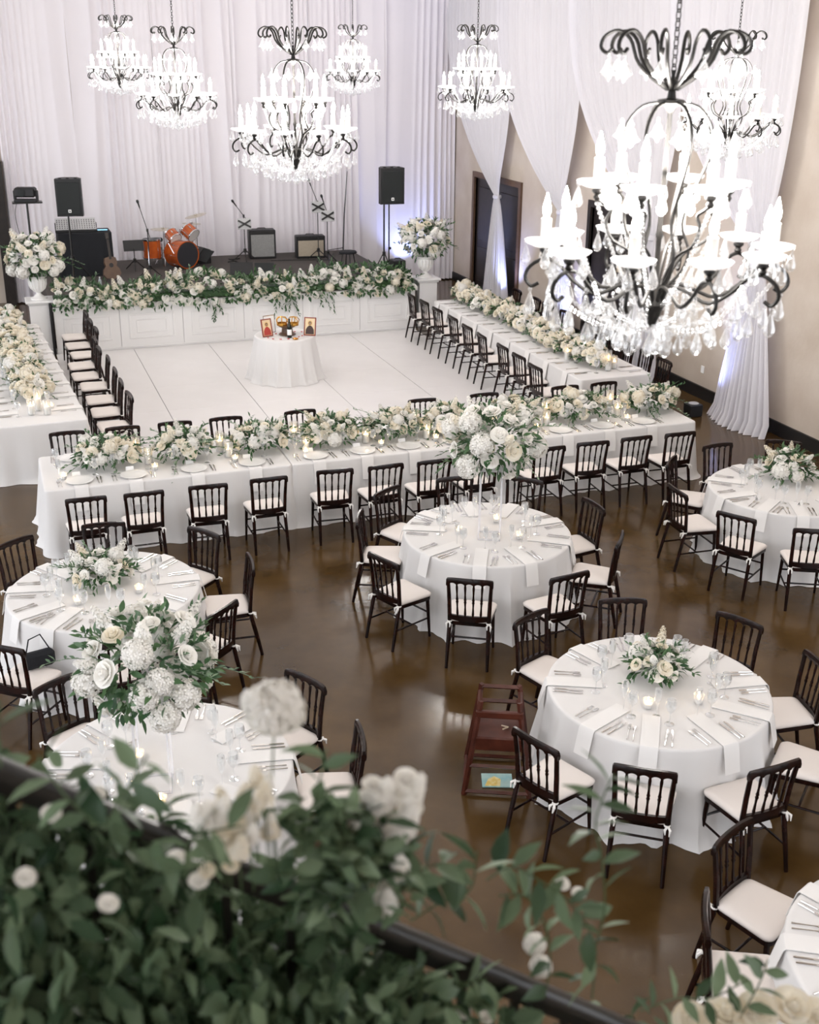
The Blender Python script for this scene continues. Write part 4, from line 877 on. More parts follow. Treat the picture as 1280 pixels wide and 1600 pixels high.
def chandelier_parts():
    P = [('stem', K['hub']), ('chain', K['chain'].mesh('chain', 'bronze_iron'))]
    for k in range(10): P.append(('crown_scroll', K['scroll'], RZ(2 * PI * k / 10), [('crystal_bell', K['bell'], T(.248, 0, 1.156))]))
    for k in range(6): P.append(('cage_wire', K['wire'], RZ(2 * PI * (k + .3) / 6)))
    for k in range(10):
        P.append(('arm', K['arm'], RZ(2 * PI * k / 10), [('socket', K['socket'], T(.455, 0, .415)), ('candle_dish', K['dish'], T(.455, 0, .42)), ('candle_sleeve', K['candle'], T(.455, 0, .42)), ('bulb', K['bulb'], T(.455, 0, .42))]
                  + [('crystal_drop', K['drop'], T(.455 + .077 * math.cos(a), .077 * math.sin(a), .448)) for a in (0, 1.57, 3.14, 4.71)]
                  + [('crystal_drop', K['drop'], T(.508, 0, .262) @ SCL(1.15)), ('crystal_bell', K['bell'], T(.24, 0, .232) @ SCL(1.05)), ('crystal_drop', K['drop'], T(.36, 0, .30) @ SCL(1.2)), ('bead_strand', K['strand_drop'], T(.13, 0, .27))]))
    for k in range(6):
        P.append(('upper_arm', K['uparm'], RZ(2 * PI * (k + .5) / 6), [('socket', K['socket'], T(.262, 0, .655)), ('candle_dish', K['dish'], T(.262, 0, .66)), ('candle_sleeve', K['candle'], T(.262, 0, .66)), ('bulb', K['bulb'], T(.262, 0, .66))]
                  + [('crystal_drop', K['drop'], T(.262 + .077 * math.cos(a), .077 * math.sin(a), .688)) for a in (0, 2.1, 4.2)] + [('bead_strand', K['strand_up'])]))
    for k in range(10): P.append(('bead_strand', K['strand_low'], RZ(2 * PI * (k + .5) / 10)))
    for r, n, z in ((.07, 5, .115), (.15, 7, .125), (.25, 11, .145), (.35, 14, .185), (.44, 14, .245)):
        for k in range(n):
            a = 2 * PI * (k + .35 * (n % 2)) / n; P.append(('crystal_drop', K['drop'], T(r * math.cos(a), r * math.sin(a), z) @ RZ(k) @ SCL(1.05)))
    for k in range(6):
        a = 2 * PI * k / 6; P.append(('crystal_bell', K['bell'], T(.19 * math.cos(a), .19 * math.sin(a), .92)))
    P.append(('finial_crystal', K['drop'], T(0, 0, .11) @ SCL(1.2)))
    return P
CP = chandelier_parts()
def chandelier(x, y, z, rz, label, s=1.0):
    e = put('chandelier', T(x, y, z) @ RZ(rz) @ SCL(s), label, 'chandelier', CP, 'crystal chandeliers')
    top = 7.3 - z; cn = MB().tube([(0, 0, 2.55), (0, 0, top / s - .04)], .005, 6).lathe([(.01, top / s - .06), (.06, top / s - .03), (.065, top / s)], 14)
    obj('ceiling_rod', cn.mesh('ceiling_rod', 'bronze_iron'), e)
    l = bpy.data.lights.new('chandelier_lamp', 'POINT'); l.energy = CHANDELIER_W; l.color = (1.0, .95, .90); l.shadow_soft_size = .22
    o = bpy.data.objects.new('chandelier_lamp', l); COL.objects.link(o); o.parent = e; o.matrix_basis = T(0, 0, .72)
CHZ = 4.2
chandelier(2.545, 4.12, 4.15, .2, 'largest crystal chandelier with iron arms, nearest and slightly blurred at right', 1.0)
chandelier(2.55, 10.02, 4.24, .5, 'crystal chandelier with lit candles in the middle of the picture', 1.0)
chandelier(2.50, 15.95, 4.32, .1, 'crystal chandelier hanging second from the left in front of the curtain', 1.0)
chandelier(2.38, 21.10, 4.56, .3, 'leftmost small crystal chandelier in front of the curtain', 1.0)
chandelier(6.86, 22.40, 4.50, .6, 'smallest crystal chandelier over the stage, right of the middle one', 1.0)
chandelier(6.66, 15.88, 4.40, .9, 'crystal chandelier in front of the tied drape by the corner', 1.0)
chandelier(7.34, 10.72, 4.28, .35, 'crystal chandelier at right, partly behind the largest one', 1.0)

# ================================================================== STAGE GEAR
def tripod(h, r=.018, spread=.38, zt=.45, mt='iron'):
    P = [('pole', MB().tube([(0, 0, .08), (0, 0, h)], r, 10).mesh('pole', mt)), ('collar', MB().lathe([(r, zt - .05), (.035, zt - .04), (.035, zt + .04), (r, zt + .05)], 10).mesh('collar', mt))]
    lg = MB().tube([(.02, 0, zt), (spread, 0, .012)], .011, 6).mesh('tripod_leg', mt)
    for k in range(3): P.append(('tripod_leg', lg, RZ(2 * PI * k / 3 + .4)))
    return P
def speaker(x, y, z, rz, side):
    w, d, h = .50, .40, .72
    poly = [(-w / 2, 0), (w / 2, 0), (w / 2, d * .45), (w * .30, d), (-w * .30, d), (-w / 2, d * .45)]
    cab = MB().prism(poly, h).mesh('cabinet', 'black_plastic', smooth=False)
    P = [('cabinet', cab), ('grille', MB().box(-w / 2 + .035, w / 2 - .035, -.014, .004, .04, h - .06, b=.008).mesh('grille', 'grille')), ('badge', MB().box(-.028, .028, -.018, -.012, .075, .135, b=.002).mesh('badge', 'card'), None, [('badge_mark', MB().box(-.012, .012, -.0195, -.0175, .09, .12).mesh('badge_mark', 'black_plastic'))])]
    for sx in (-.15, 0, .15): P.append(('top_foot', MB().box(sx - .03, sx + .03, .06, .14, h, h + .02, b=.006).mesh('top_foot', 'black_plastic')))
    put('loudspeaker', T(x, y, z) @ RZ(rz), 'black loudspeaker with dark grille on the %s tall stand' % side, 'speaker', P, 'stage loudspeakers')
speaker(1.58, 24.45, 2.17, -.18, 'left'); speaker(7.90, 23.1, 2.36, -.05, 'right')
put('speaker_stand', T(1.55, 24.65, SZ), 'black tripod stand under the left loudspeaker', 'speaker stand', tripod(1.285), 'speaker stands')
put('speaker_stand', T(7.78, 23.3, SZ), 'black tripod stand under the right loudspeaker', 'speaker stand', tripod(1.475, spread=.25), 'speaker stands')
put('lighting_pole', T(7.93, 23.42, SZ), 'black second pole behind the right loudspeaker', 'pole', [('pole', MB().tube([(0, 0, .012), (0, 0, 1.46)], .016, 8).mesh('pole', 'iron')), ('base_plate', MB().lathe([(.11, 0), (.11, .012), (.02, .02)], 16).mesh('base_plate', 'iron')), ('clamp_knob', MB().lathe([(.03, 0), (.03, .05)], 8, M=T(0, -.02, .55) @ RX(PI / 2)).mesh('clamp_knob', 'iron'))])
# effect light on a stand
P = tripod(1.50, .022)
put('light_stand', T(.80, 25.2, SZ - .0), 'black tripod stand holding the stage light at far left', 'stand', [p for p in P] + [('shelf', MB().box(-.28, .30, -.14, .14, 1.49, 1.52, b=.006).mesh('shelf', 'iron'))])
put('stage_light', T(.80, 25.2, SZ + 1.52) @ RZ(-.3), 'black moving stage light on the far left stand', 'stage light', [('base', MB().box(-.22, .22, -.12, .12, .0, .05, b=.01).mesh('base', 'black_plastic')), ('yoke_arm', MB().box(-.24, -.20, -.05, .05, .04, .22, b=.01).mesh('yoke_arm', 'black_plastic')), ('yoke_arm', MB().box(.20, .24, -.05, .05, .04, .22, b=.01).mesh('yoke_arm', 'black_plastic')), ('head', MB().box(-.20, .20, -.12, .12, .09, .28, b=.03).mesh('head', 'black_plastic')), ('lens', MB().lathe([(.07, 0), (.075, .012), (.02, .02)], 14, M=T(-.05, -.12, .18) @ RX(PI / 2)).mesh('lens', 'grille')), ('cable', MB().tube(bez([(-.2, .05, .03), (-.26, .02, -.3), (-.18, 0, -.8), (-.05, .02, -1.4)], 14), .006, 5).mesh('cable', 'black_plastic'))])
# dj table, mixer, laptop light
put('dj_table', T(1.86, 25.28, SZ), 'black clothed equipment table at the left of the stage', 'table', [('tabletop', MB().box(-.53, .53, -.32, .32, .84, .875, b=.006).mesh('tabletop', 'black_plastic')), ('cloth', cloth_mesh(loop_rect(1.07, .65, .03), .886, 71, .03, .02, .3, puddle=0))])
bpy.data.objects[-1] if False else None
for o in bpy.data.objects:
    if o.name.startswith('cloth') and o.parent and o.parent.name.startswith('dj_table'): o.data.materials.clear(); o.data.materials.append(MATS['black_cloth'])
mx = [('chassis', MB().box(-.42, .42, -.22, .22, 0, .045, b=.01).box(-.42, .42, .05, .22, .045, .15, b=.01).mesh('chassis', 'black_plastic')), ('control_panel', MB().box(-.40, .40, -.22, .22, .0, .012, M=T(0, 0, .14) @ RX(.42)).mesh('control_panel', 'pale_panel', smooth=False))]
kn = MB().lathe([(.007, 0), (.007, .018), (.005, .02)], 6).mesh('knob', 'black_plastic')
for i in range(16):
    for j in range(5): mx.append(('knob', kn, T(0, 0, .14) @ RX(.42) @ T(-.37 + .0493 * i, -.18 + .075 * j, .012)))
put('mixing_desk', T(1.72, 25.28, SZ + .888) @ RZ(-.05), 'pale sloping mixing desk with rows of knobs on the black table', 'mixer', mx)
put('tablet_computer', T(2.24, 25.22, SZ + .888) @ RZ(-.1), 'small tablet with glowing blue screen on the black table', 'tablet', [('case', MB().box(-.12, .12, -.09, .09, 0, .012, b=.004).mesh('case', 'black_plastic')), ('screen', MB().box(-.10, .10, -.07, .07, .012, .0135).mesh('screen', 'screen_blue', smooth=False))])
# drums
def drum(r, d, shell='drum_orange', head='drum_white', front='drum_white', lugs=6):
    P = [('shell', MB().lathe([(r, -d / 2), (r * 1.01, 0), (r, d / 2)], 28).mesh('shell', shell)), ('batter_head', MB().lathe([(r * .97, d / 2 + .012), (.001, d / 2 + .014)], 28, caps=False).mesh('batter_head', head)), ('front_head', MB().lathe([(r * .97, -d / 2 - .012), (.001, -d / 2 - .014)], 28, caps=False).mesh('front_head', front))]
    hp = MB().lathe([(r * .98, 0), (r * 1.05, 0), (r * 1.05, .03), (r * .98, .03), (r * .98, 0)], 28, caps=False).mesh('hoop', 'chrome' if r < .24 else shell)
    P += [('hoop', hp, T(0, 0, d / 2 - .01)), ('hoop', hp, T(0, 0, -d / 2 - .02))]
    lg = MB().box(r, r + .02, -.012, .012, -.03, .03, b=.004).tube([(r + .014, 0, -d / 2), (r + .014, 0, d / 2)], .004, 5).mesh('lug', 'chrome')
    P += [('lug', lg, RZ(2 * PI * k / lugs)) for k in range(lugs)]
    return P
put('bass_drum', T(3.88, 25.42, SZ + .30) @ RZ(.45) @ RX(-PI / 2) @ RX(PI), 'orange bass drum with black front lying on the stage', 'drum', drum(.28, .42, front='drum_head', head='drum_head', lugs=8) + [('spur', MB().tube([(.28, .05, .12), (.36, .27, .05)], .009, 5).mesh('spur', 'chrome')), ('spur', MB().tube([(-.28, .05, .12), (-.36, .27, .05)], .009, 5).mesh('spur', 'chrome'))], 'orange drums')
ft = drum(.19, .38, head='drum_head')
legm = MB().tube([(.21, 0, .1), (.215, 0, -.35), (.24, 0, -.40)], .007, 5).mesh('leg', 'chrome')
put('floor_tom', T(3.28, 25.6, SZ + .41), 'orange floor tom drum at the left of the kit', 'drum', ft + [('leg', legm, RZ(2 * PI * k / 3)) for k in range(3)], 'orange drums')
put('rack_tom', T(3.74, 25.55, SZ + .66) @ RZ(.5) @ RX(-1.0), 'left orange rack tom above the bass drum', 'drum', drum(.14, .20, head='drum_white'), 'orange drums')
put('rack_tom', T(4.10, 25.50, SZ + .74) @ RZ(.7) @ RX(-1.0), 'right orange rack tom above the bass drum', 'drum', drum(.15, .22, head='drum_white'), 'orange drums')
put('tom_mount', T(3.92, 25.72, SZ), 'chrome stand carrying the two rack toms', 'drum stand', [('pole', MB().tube([(0, 0, 0), (0, 0, .78)], .014, 6).mesh('pole', 'chrome')), ('holder_arm', MB().tube([(-.16, -.10, .70), (0, 0, .74), (.15, -.12, .76)], .011, 6).mesh('holder_arm', 'chrome')), ('foot', MB().tube([(-.2, .1, .01), (0, 0, .12), (.2, .1, .01)], .01, 5).mesh('foot', 'chrome'))])
cym = MB().lathe([(.001, .03), (.03, .026), (.045, .010), (.12, .004), (.24, -.008), (.24, -.010), (.12, .001), (.045, .006), (.001, .024)], 26).mesh('cymbal_disc', 'brass')
def cymbal(x, y, h, tilt, s, label):
    P = [(n, me) + tuple(r) for n, me, *r in tripod(h, .010, .24, .30, 'chrome')]
    put('cymbal_stand', T(x, y, SZ), label, 'cymbal', P + [('cymbal_disc', cym, T(0, 0, h - .02) @ RY(tilt) @ SCL(s)), ('wing_nut', MB().lathe([(.012, h), (.012, h + .03), (.004, h + .04)], 8).mesh('wing_nut', 'chrome'))], 'cymbals on stands')
cymbal(3.58, 25.85, .80, .02, 1.15, 'flat brass cymbal on its stand at the left of the drum kit'); cymbal(4.30, 25.85, 1.06, -.22, 1.0, 'highest tilted brass cymbal at the right of the drum kit'); cymbal(4.22, 25.95, .88, .05, .85, 'lower brass cymbal under the tilted one')
def mic_stand(x, y, h, bx, bz, label, pad=None, rz=0):
    P = [(n, me) + tuple(r) for n, me, *r in tripod(h, .010, .26, .22)]
    e1 = Vector((bx * .35, 0, h - bz * .25)) * 1; A = Vector((-bx * .3, 0, h - bz * .3)); B = Vector((bx, 0, h + bz))
    P += [('boom_arm', MB().tube([A, B], .008, 6).mesh('boom_arm', 'iron')), ('clutch', MB().lathe([(.022, -.03), (.022, .03)], 8, (0, 0, h)).mesh('clutch', 'iron'))]
    d = (B - A).normalized(); M = T(*B) @ aim(d)
    P.append(('microphone', MB().lathe([(.012, -.08), (.016, .02), (.026, .04), (.028, .065), (.018, .09), (.002, .095)], 10, M=M).mesh('microphone', 'black_plastic')))
    if pad: P.append(('sheet_holder', MB().box(-.15, .15, -.012, .012, -.12, .12, b=.005, M=T(0, -.04, h - pad) @ RX(-.15)).mesh('sheet_holder', 'pale_panel'), None, [('clamp_cross', MB().box(-.16, .16, -.03, -.012, -.02, .02, M=T(0, -.04, h - pad) @ RX(-.15) @ RY(.5)).box(-.16, .16, -.03, -.012, -.02, .02, M=T(0, -.04, h - pad) @ RX(-.15) @ RY(-.5)).mesh('clamp_cross', 'iron'))]))
    put('microphone_stand', T(x, y, SZ) @ RZ(rz), label, 'mic stand', P, 'microphone stands')
mic_stand(3.06, 24.4, .97, -.14, .52, 'black boom microphone stand in front of the floor tom')
mic_stand(5.38, 25.95, .98, -.20, .28, 'black microphone stand left of the tall amplifier', .17)
mic_stand(6.97, 25.55, 1.27, -.17, .43, 'taller of the two microphone stands by the small amplifier', .10); mic_stand(7.06, 25.1, 1.10, -.10, .30, 'shorter of the two microphone stands by the small amplifier', .07)
put('music_stand', T(2.88, 25.45, SZ), 'low black music stand left of the floor tom', 'music stand', tripod(.45, .010, .22, .2) + [('desk', MB().box(-.21, .21, -.01, .01, 0, .24, b=.004, M=T(0, 0, .40) @ RX(-.5)).mesh('desk', 'black_plastic'))])
put('drum_stool', T(3.45, 26.25, SZ), 'small black drum stool behind the floor tom', 'stool', tripod(.46, .014, .22, .25, 'chrome') + [('seat', MB().lathe([(.02, .45), (.15, .46), (.165, .49), (.15, .53), (.02, .54)], 18).mesh('seat', 'black_cloth'))])
def wedge(x, y, rz, label, s=1.0, z=SZ):
    cab = MB().prism([(0, 0), (.38, 0), (.38, .12), (.16, .36), (0, .30)], .52, T(.26, 0, 0) @ RZ(PI / 2) @ RX(PI / 2)).mesh('cabinet', 'black_plastic', smooth=False)
    put('monitor_wedge', T(x, y, z) @ RZ(rz) @ SCL(s), label, 'monitor speaker', [('cabinet', cab), ('grille', MB().box(-.22, .22, -.012, .0, .0, .30, M=T(0, .0, 0) @ T(0, .385, .125) @ RX(.74)).mesh('grille', 'grille'))], 'floor monitor speakers')
wedge(4.66, 25.55, 1.9, 'black wedge monitor speaker between the drums and the microphone stand'); wedge(5.35, 23.9, 2.9, 'black wedge monitor speaker behind the middle of the flower hedge', .9)
put('monitor_box', T(7.88, 22.72, SZ), 'small black speaker box at the right end of the stage', 'speaker', [('cabinet', MB().box(-.13, .13, -.15, .15, 0, .42, b=.015).mesh('cabinet', 'black_plastic')), ('grille', MB().box(-.11, .11, -.165, -.15, .03, .39, b=.004).mesh('grille', 'grille')), ('handle', MB().tube([(-.06, 0, .42), (-.05, 0, .45), (.05, 0, .45), (.06, 0, .42)], .008, 6).mesh('handle', 'black_plastic'))])
def amp(x, y, w, h, d, cloth, label, top):
    P = [('cabinet', MB().box(-w / 2, w / 2, -d / 2, d / 2, 0, h, b=.015).mesh('cabinet', 'black_plastic')), ('speaker_cloth', MB().box(-w / 2 + .04, w / 2 - .04, -d / 2 - .012, -d / 2 + .01, .05, h - .10, b=.004).mesh('speaker_cloth', cloth)), ('control_strip', MB().box(-w / 2 + .04, w / 2 - .04, -d / 2 - .008, -d / 2 + .01, h - .08, h - .03, b=.002).mesh('control_strip', 'iron')), ('handle', MB().tube([(-.10, 0, h), (-.08, 0, h + .03), (.08, 0, h + .03), (.10, 0, h)], .009, 6).mesh('handle', 'black_plastic'))]
    if top: P.append(('amp_head', MB().box(-w / 2 + .08, w / 2 - .08, -d / 2 + .04, d / 2 - .04, h + .002, h + .07, b=.01).mesh('amp_head', 'black_plastic')))
    put('guitar_amplifier', T(x, y, SZ) @ RZ(-.08), label, 'amplifier', P, 'guitar amplifiers')
amp(5.82, 26.2, .60, .64, .32, 'amp_cloth', 'taller black guitar amplifier with grey speaker cloth', False); amp(6.88, 25.95, .66, .50, .28, 'amp_cloth_tan', 'smaller black guitar amplifier with tan speaker cloth', False)
put('leaning_pole', T(7.72, 26.2, SZ), 'tall thin black pole leaning by the back curtain', 'pole', [('pole', MB().tube([(.02, 0, .01), (.06, .0, .9), (.16, .06, 1.85)], [.016, .014, .007], 6).mesh('pole', 'black_plastic')), ('cross_bar', MB().tube([(-.34, 0, .10), (.03, 0, .14)], .010, 6).mesh('cross_bar', 'black_plastic')), ('foot', MB().lathe([(.10, 0), (.10, .012), (.03, .02)], 12).mesh('foot', 'black_plastic'))])
put('stage_stool', T(7.35, 24.5, SZ), 'low black stool in front of the leaning pole', 'stool', [('seat', MB().lathe([(.02, .30), (.19, .30), (.20, .32), (.18, .345), (.02, .35)], 20).mesh('seat', 'black_cloth'))] + [('leg', MB().tube([(.12, 0, .30), (.17, 0, 0)], .012, 6).mesh('leg', 'iron'), RZ(k * PI / 2)) for k in range(4)])
put('guitar', T(2.28, 24.2, SZ) @ RZ(.2) @ RX(-.25), 'acoustic guitar standing right of the black equipment table', 'guitar', [('body', MB().prism([(.0, .0), (.12, .02), (.18, .10), (.16, .20), (.11, .26), (.13, .34), (.11, .43), (0, .46), (-.11, .43), (-.13, .34), (-.11, .26), (-.16, .20), (-.18, .10), (-.12, .02)], .09, T(0, .05, .05) @ RX(PI / 2)).mesh('body', 'frame_wood', smooth=False)), ('neck', MB().box(-.024, .024, -.055, -.035, .45, .85, b=.004).mesh('neck', 'door_wood')), ('sound_hole', MB().lathe([(.045, 0), (.001, .001)], 16, M=T(0, -.0405, .33) @ RX(PI / 2)).mesh('sound_hole', 'black_plastic')), ('headstock', MB().box(-.035, .035, -.06, -.03, .85, .98, b=.006).mesh('headstock', 'door_wood'))])
put('water_bottle', T(1.96, 23.55, SZ), 'small clear plastic water bottle on the stage at left', 'bottle', [('bottle_body', MB().lathe([(.03, 0), (.033, .005), (.033, .14), (.028, .17), (.013, .195), (.013, .21)], 12).mesh('bottle_body', 'plastic_clear_blue')), ('cap', MB().lathe([(.015, .21), (.015, .23), (.002, .231)], 10).mesh('cap', 'card'))])
obj('stage_cable', MB().tube(bez([(7.7, 23.2, SZ + .012), (7.2, 23.7, SZ + .012), (6.9, 24.6, SZ + .012), (7.3, 25.3, SZ + .012), (6.6, 25.6, SZ + .012), (5.9, 25.7, SZ + .012)], 50), .009, 5).mesh('stage_cable', 'black_plastic'), label='black cable running across the stage deck between stands', cat='cable')
obj('stage_cable', MB().tube(bez([(4.95, 25.8, SZ + .012), (5.05, 25.6, SZ + .06), (5.15, 25.8, SZ + .012), (5.0, 25.95, SZ + .05), (5.1, 26.1, SZ + .012), (5.3, 26.2, SZ + .012)], 40), .010, 5).mesh('stage_cable', 'black_plastic'), label='coiled black cable beside the wedge monitor', cat='cable')

# ================================================================== STAIR RAILING
RA, RB = Vector((-.083, 1.692, 4.238)), Vector((1.115, 1.58, 3.376)); RD = RB - RA
def rail_pt(t): return RA + RD * t
def railing():
    e = obj('stair_railing', None, None, T(0, 0, 0), 'black iron stair railing with handrail sloping down to the right', 'railing')
    A, B = rail_pt(-.8), rail_pt(1.9); d = (B - A).normalized(); side = d.cross(Vector((0, 0, 1))).normalized(); up = side.cross(d)
    prof = [(-.021, -.012), (-.021, .002), (-.016, .012), (-.006, .017), (.006, .017), (.016, .012), (.021, .002), (.021, -.012)]
    obj('handrail', MB().loft([[p + side * a + up * b for a, b in prof] for p in (A, B)]).mesh('handrail', 'iron', auto=50), e)
    obj('channel_bar', MB().loft([[p + side * a + up * b - up * .022 for a, b in ((-.018, -.010), (-.018, .010), (.018, .010), (.018, -.010))] for p in (A, B)]).mesh('channel_bar', 'iron', smooth=False), e)
    obj('bottom_bar', MB().loft([[p - Vector((0, 0, .82)) + side * a + up * b for a, b in ((-.018, -.010), (-.018, .010), (.018, .010), (.018, -.010))] for p in (A, B)]).mesh('bottom_bar', 'iron', smooth=False), e)
    bal = MB().box(-.0075, .0075, -.0075, .0075, -.82, -.025).mesh('baluster', 'iron', smooth=False)
    n0 = .0706 + .0
    for k in range(-8, 22):
        p = rail_pt(.0085 + k * .0925); obj('baluster', bal, e, T(*p))
    st = obj('stair', None, None, T(0, 0, 0), kind='structure')
    step = MB().box(-.145, .145, -1.6, 0, -.17, 0, b=.006).mesh('step', 'concrete', smooth=False)
    for k in range(-3, 15):
        p = rail_pt(k * .235); z = p.z - .93
        if z > .1: obj('step', step, st, T(p.x + .14, 1.60, z))
    obj('stringer', MB().loft([[p + Vector((0, a, b)) for a, b in ((-.03, -1.15), (-.03, -.85), (.03, -.85), (.03, -1.15))] for p in (A, rail_pt(3.55))]).mesh('stringer', 'iron', smooth=False), st)
railing()
# greenery and flowers on the railing
def front_leaf(seed, L=.06, w=.026):
    R = random.Random(seed); m = MB(); leaf_quads(m, Matrix(), L, w, R.uniform(.1, .5), R.uniform(.15, .4)); return m.mesh('leaf', 'leaf_front', fix=False, auto=0)
def garland():
    R = random.Random(77); LV = [front_leaf(i, .068, .027 + .002 * (i % 3)) for i in range(5)]
    e = obj('floral_garland', None, None, T(0, 0, 0), 'thick green leaf garland with white flowers draped over the stair railing', 'garland')
    count = [0]
    def leafpart(p, d, s=1.0):
        if count[0] >= 300: return False
        count[0] += 1
        obj('leaf', LV[R.randrange(5)], e, T(*p) @ Vector(d).normalized().to_track_quat('X', 'Z').to_matrix().to_4x4() @ RX(R.uniform(-1.2, 1.2)) @ SCL(s)); return True
    def stem(pts, r=.0018): obj('stem', MB().tube(bez(pts, 16), r, 5).mesh('stem', 'stem'), e)
    vines = [[(0.517, 1.546, 3.865), (0.55, 1.556, 3.918), (0.593, 1.559, 3.96), (0.637, 1.547, 3.971), (0.68, 1.544, 3.92)], [(0.575, 1.572, 3.841), (0.633, 1.565, 3.874), (0.685, 1.555, 3.896), (0.705, 1.576, 3.961)],
             [(0.732, 1.588, 3.879), (0.78, 1.581, 3.902), (0.832, 1.55, 3.874), (0.883, 1.514, 3.831), (0.929, 1.511, 3.729), (0.933, 1.512, 3.6)], [(0.92, 1.504, 3.706), (0.933, 1.496, 3.831), (0.926, 1.51, 3.939), (0.913, 1.52, 4.006), (0.936, 1.535, 4.06), (0.956, 1.541, 4.093)],
             [(0.845, 1.543, 3.599), (0.846, 1.531, 3.705), (0.835, 1.546, 3.787), (0.796, 1.554, 3.852), (0.751, 1.57, 3.852)], [(0.37, 1.494, 4.157), (0.397, 1.512, 4.224), (0.413, 1.527, 4.272)], [(0.056, 1.514, 4.208), (0.101, 1.525, 4.271), (0.134, 1.532, 4.316)], [(-0.067, 1.372, 4.442), (-0.064, 1.394, 4.495), (-0.057, 1.401, 4.519)],
             [(1.086, 1.57, 3.462), (1.164, 1.553, 3.488), (1.226, 1.53, 3.488), (1.306, 1.517, 3.526)], [(1.297, 1.525, 3.4), (1.351, 1.537, 3.476), (1.377, 1.55, 3.527)], [(0.626, 1.566, 3.602), (0.68, 1.571, 3.659), (0.727, 1.559, 3.67)], [(0.566, 1.542, 3.629), (0.597, 1.559, 3.695), (0.58, 1.584, 3.739)], [(0.167, 1.448, 4.146), (0.183, 1.465, 4.2), (0.258, 1.446, 4.219)], [(0.048, 1.495, 4.236), (0.008, 1.527, 4.279), (-0.021, 1.56, 4.332)]]
    nl = [12, 9, 16, 16, 13, 5, 6, 3, 9, 7, 10, 9, 7, 6]
    for v, n in zip(vines, nl):
        stem(v); c = bez(v, 40)
        for k in range(n):
            t = .08 + .92 * (k + R.random() * .5) / n; i = min(39, int(t * 40)); d = (c[i + 1] - c[i]).normalized(); s_ = d.cross(Vector((0, -.6, 1))).normalized() * (1 if k % 2 else -1)
            leafpart(c[i], d * .5 + s_ * 1.0 + Vector((R.uniform(-.3, .3), R.uniform(-.5, .2), R.uniform(-.6, .4))), R.uniform(.8, 1.25))
    # the dense mass: nearest leaves as parts, the rest as one mesh
    m = MB()
    def mass_point(front):
        u = R.uniform(-.25, .64) if R.random() < .93 else R.uniform(.64, 1.15); p = rail_pt(u)
        v = R.random() ** .85; dz = -.035 - v * .55; lim = 1.0
        if u > .52: dz = -.02 - v * .5
        y = R.uniform(-.20, -.10) if front else R.uniform(-.13, .20)
        if dz > -.05: y = R.uniform(-.10, .10)
        if .24 < u < .37 and dz > -.12: dz = -.12 - R.random() * .2
        return Vector((p.x + R.uniform(-.02, .02), p.y + y + dz * .10, p.z + dz))
    while count[0] < 300: leafpart(mass_point(True), (R.uniform(-.8, .8), R.uniform(-.7, .2), R.uniform(-1.9, .25)), R.uniform(.85, 1.35))
    for i in range(90):
        u = R.choice((R.uniform(.08, .24), R.uniform(.38, .48))); p = rail_pt(u) + Vector((0, R.uniform(-.09, .03), R.uniform(-.06, .05))); d = Vector((R.uniform(-1, 1), R.uniform(-.7, .1), R.uniform(-1.1, .7)))
        leaf_quads(m, T(*p) @ d.normalized().to_track_quat('X', 'Z').to_matrix().to_4x4() @ RX(R.uniform(-1.2, 1.2)), .062 * R.uniform(.7, 1.3), .027 * R.uniform(.8, 1.3), R.uniform(.1, .5), R.uniform(.1, .4))
    for i in range(260):
        u = R.uniform(.0, 1); p = Vector((.36, 1.51, 4.10)).lerp(Vector((.53, 1.53, 4.02)), u) + Vector((R.uniform(-.05, .06), R.uniform(-.02, .05), R.uniform(-.10, .08))); d = Vector((R.uniform(-1, 1), R.uniform(-.6, .3), R.uniform(-.6, 1)))
        leaf_quads(m, T(*p) @ d.normalized().to_track_quat('X', 'Z').to_matrix().to_4x4() @ RX(R.uniform(-1.2, 1.2)), .055 * R.uniform(.7, 1.3), .025 * R.uniform(.8, 1.3), R.uniform(.1, .5), R.uniform(.1, .4))
    for i in range(4600):
        p = mass_point(False); d = Vector((R.uniform(-.9, .9), R.uniform(-.7, .3), R.uniform(-1.8, .3)))
        leaf_quads(m, T(*p) @ d.normalized().to_track_quat('X', 'Z').to_matrix().to_4x4() @ RX(R.uniform(-1.2, 1.2)), .058 * R.uniform(.7, 1.3), .025 * R.uniform(.8, 1.3), R.uniform(.1, .5), R.uniform(.1, .4))
    # leaves past the railing end along the bottom of the picture
    for i in range(520):
        x = R.uniform(.55, 1.75); y = R.uniform(1.45, 1.72); z = 3.376 - (x - 1.115) * .72 + R.uniform(-.32, -.02) + (.05 if x > 1.05 else 0)
        if .62 < x < 1.02 and R.random() < .45: continue
        d = Vector((R.uniform(-1, 1), R.uniform(-.7, .3), R.uniform(-1, .6))); leaf_quads(m, T(x, y, z) @ d.normalized().to_track_quat('X', 'Z').to_matrix().to_4x4() @ RX(R.uniform(-1.2, 1.2)), .055 * R.uniform(.7, 1.3), .024 * R.uniform(.8, 1.3))
    for i in range(1500):
        u = R.uniform(-.3, .60); p = rail_pt(u) + Vector((0, R.uniform(.10, .30), -.10 - R.random() * .55)); d = Vector((R.uniform(-1, 1), R.uniform(-.4, .4), R.uniform(-1.5, .3)))
        leaf_quads(m, T(*p) @ d.normalized().to_track_quat('X', 'Z').to_matrix().to_4x4() @ RX(R.uniform(-1.2, 1.2)), .075 * R.uniform(.7, 1.3), .034 * R.uniform(.8, 1.3), R.uniform(.1, .5), R.uniform(.1, .4))
    o = obj('foliage', m.mesh('foliage', 'leaf_front', fix=False, auto=0), e); o['kind'] = 'stuff'
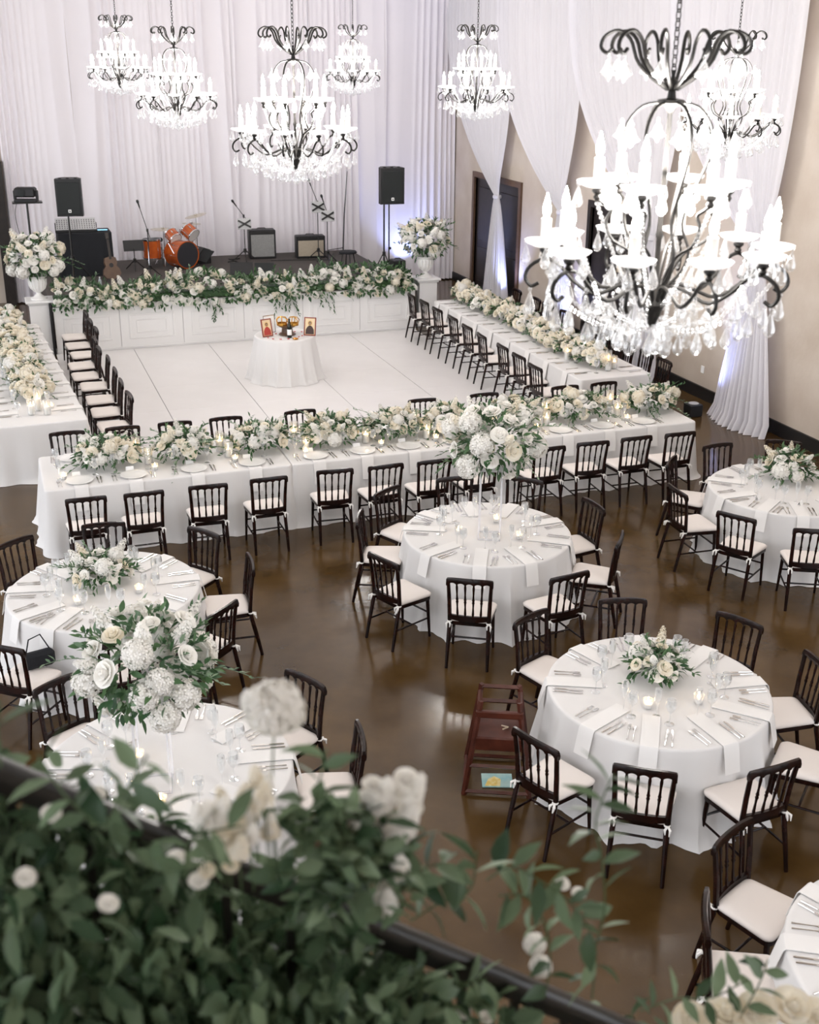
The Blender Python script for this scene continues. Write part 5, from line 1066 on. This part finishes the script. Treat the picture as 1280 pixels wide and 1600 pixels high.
    # white flowers
    def fl(kind, p, s, d=(0, -.35, .9)):
        me = {'rose': ROSES[0], 'rosec': ROSES[2], 'hyd': HYD[0], 'spike': SPIKES[0], 'green': SPIKES[1]}[kind]
        obj({'rose': 'rose', 'rosec': 'rose', 'hyd': 'hydrangea', 'spike': 'stock_spike', 'green': 'stock_spike'}[kind], me, e, T(*p) @ aim(Vector(d) + Vector((R.uniform(-.2, .2), R.uniform(-.2, .2), 0))) @ RZ(R.random() * 6) @ SCL(s))
    obj('peony', RUFFLE, e, T(.343, 1.580, 4.330) @ RX(.35) @ SCL(.043, .043, .040))
    obj('peony', RUFFLE, e, T(.318, 1.576, 4.345) @ RZ(2) @ SCL(.026)); obj('peony', RUFFLE, e, T(.366, 1.578, 4.312) @ RZ(1) @ SCL(.024))
    stem([(.324, 1.52, 4.05), (.329, 1.554, 4.20), (.342, 1.58, 4.30)])
    for p in [(0.521, 1.56, 4.171), (0.495, 1.568, 4.114), (0.548, 1.529, 4.121), (0.54, 1.53, 4.037), (0.52, 1.526, 3.957), (0.435, 1.575, 4.135), (0.561, 1.543, 4.167)]: fl('spike', (p[0], p[1], p[2] - .045), .075)
    for p in [(.50, 1.55, 4.17), (.53, 1.545, 4.15), (.555, 1.54, 4.175), (.545, 1.53, 4.09), (.49, 1.555, 4.135), (.53, 1.535, 4.03), (.515, 1.53, 3.98), (.51, 1.53, 3.945), (.56, 1.535, 4.12)]: fl('rose', p, R.uniform(.016, .024))
    for p in [(0.51, 1.55, 4.14), (0.47, 1.56, 4.10), (0.535, 1.535, 4.08)]: fl('hyd', p, .030)
    for i in range(20):
        u = R.random(); p = (.19 + .13 * u, R.uniform(1.485, 1.535), R.uniform(4.11, 4.225)); fl('green' if i % 2 else 'spike', p, R.uniform(.045, .065)); stem([(p[0], p[1], p[2] - .10), (p[0], p[1], p[2] - .05), (p[0], p[1], p[2])], .0012)
    for i in range(9): fl('rosec', (R.uniform(.19, .33), R.uniform(1.485, 1.53), R.uniform(4.10, 4.19)), R.uniform(.012, .018))
    for p in [(0.053, 1.473, 4.109), (-0.014, 1.595, 4.203), (0.056, 1.582, 4.232), (-0.061, 1.529, 4.144), (0.19, 1.481, 4.108), (0.161, 1.505, 4.14)]: fl('rose', p, .016)
    for p in [(1.215, 1.559, 3.400), (1.282, 1.543, 3.415), (1.346, 1.521, 3.42), (1.446, 1.529, 3.395), (1.489, 1.505, 3.375)]: fl('rosec', p, .042)
    for p in [(0.858, 1.622, 3.662), (0.865, 1.602, 3.62)]: fl('hyd', p, .022)
    for p in [(0.926, 1.646, 3.774), (0.954, 1.628, 3.757), (.767, 1.638, 3.486), (.70, 1.60, 3.56), (.80, 1.60, 3.45)]: fl('rose', p, .015)
garland()
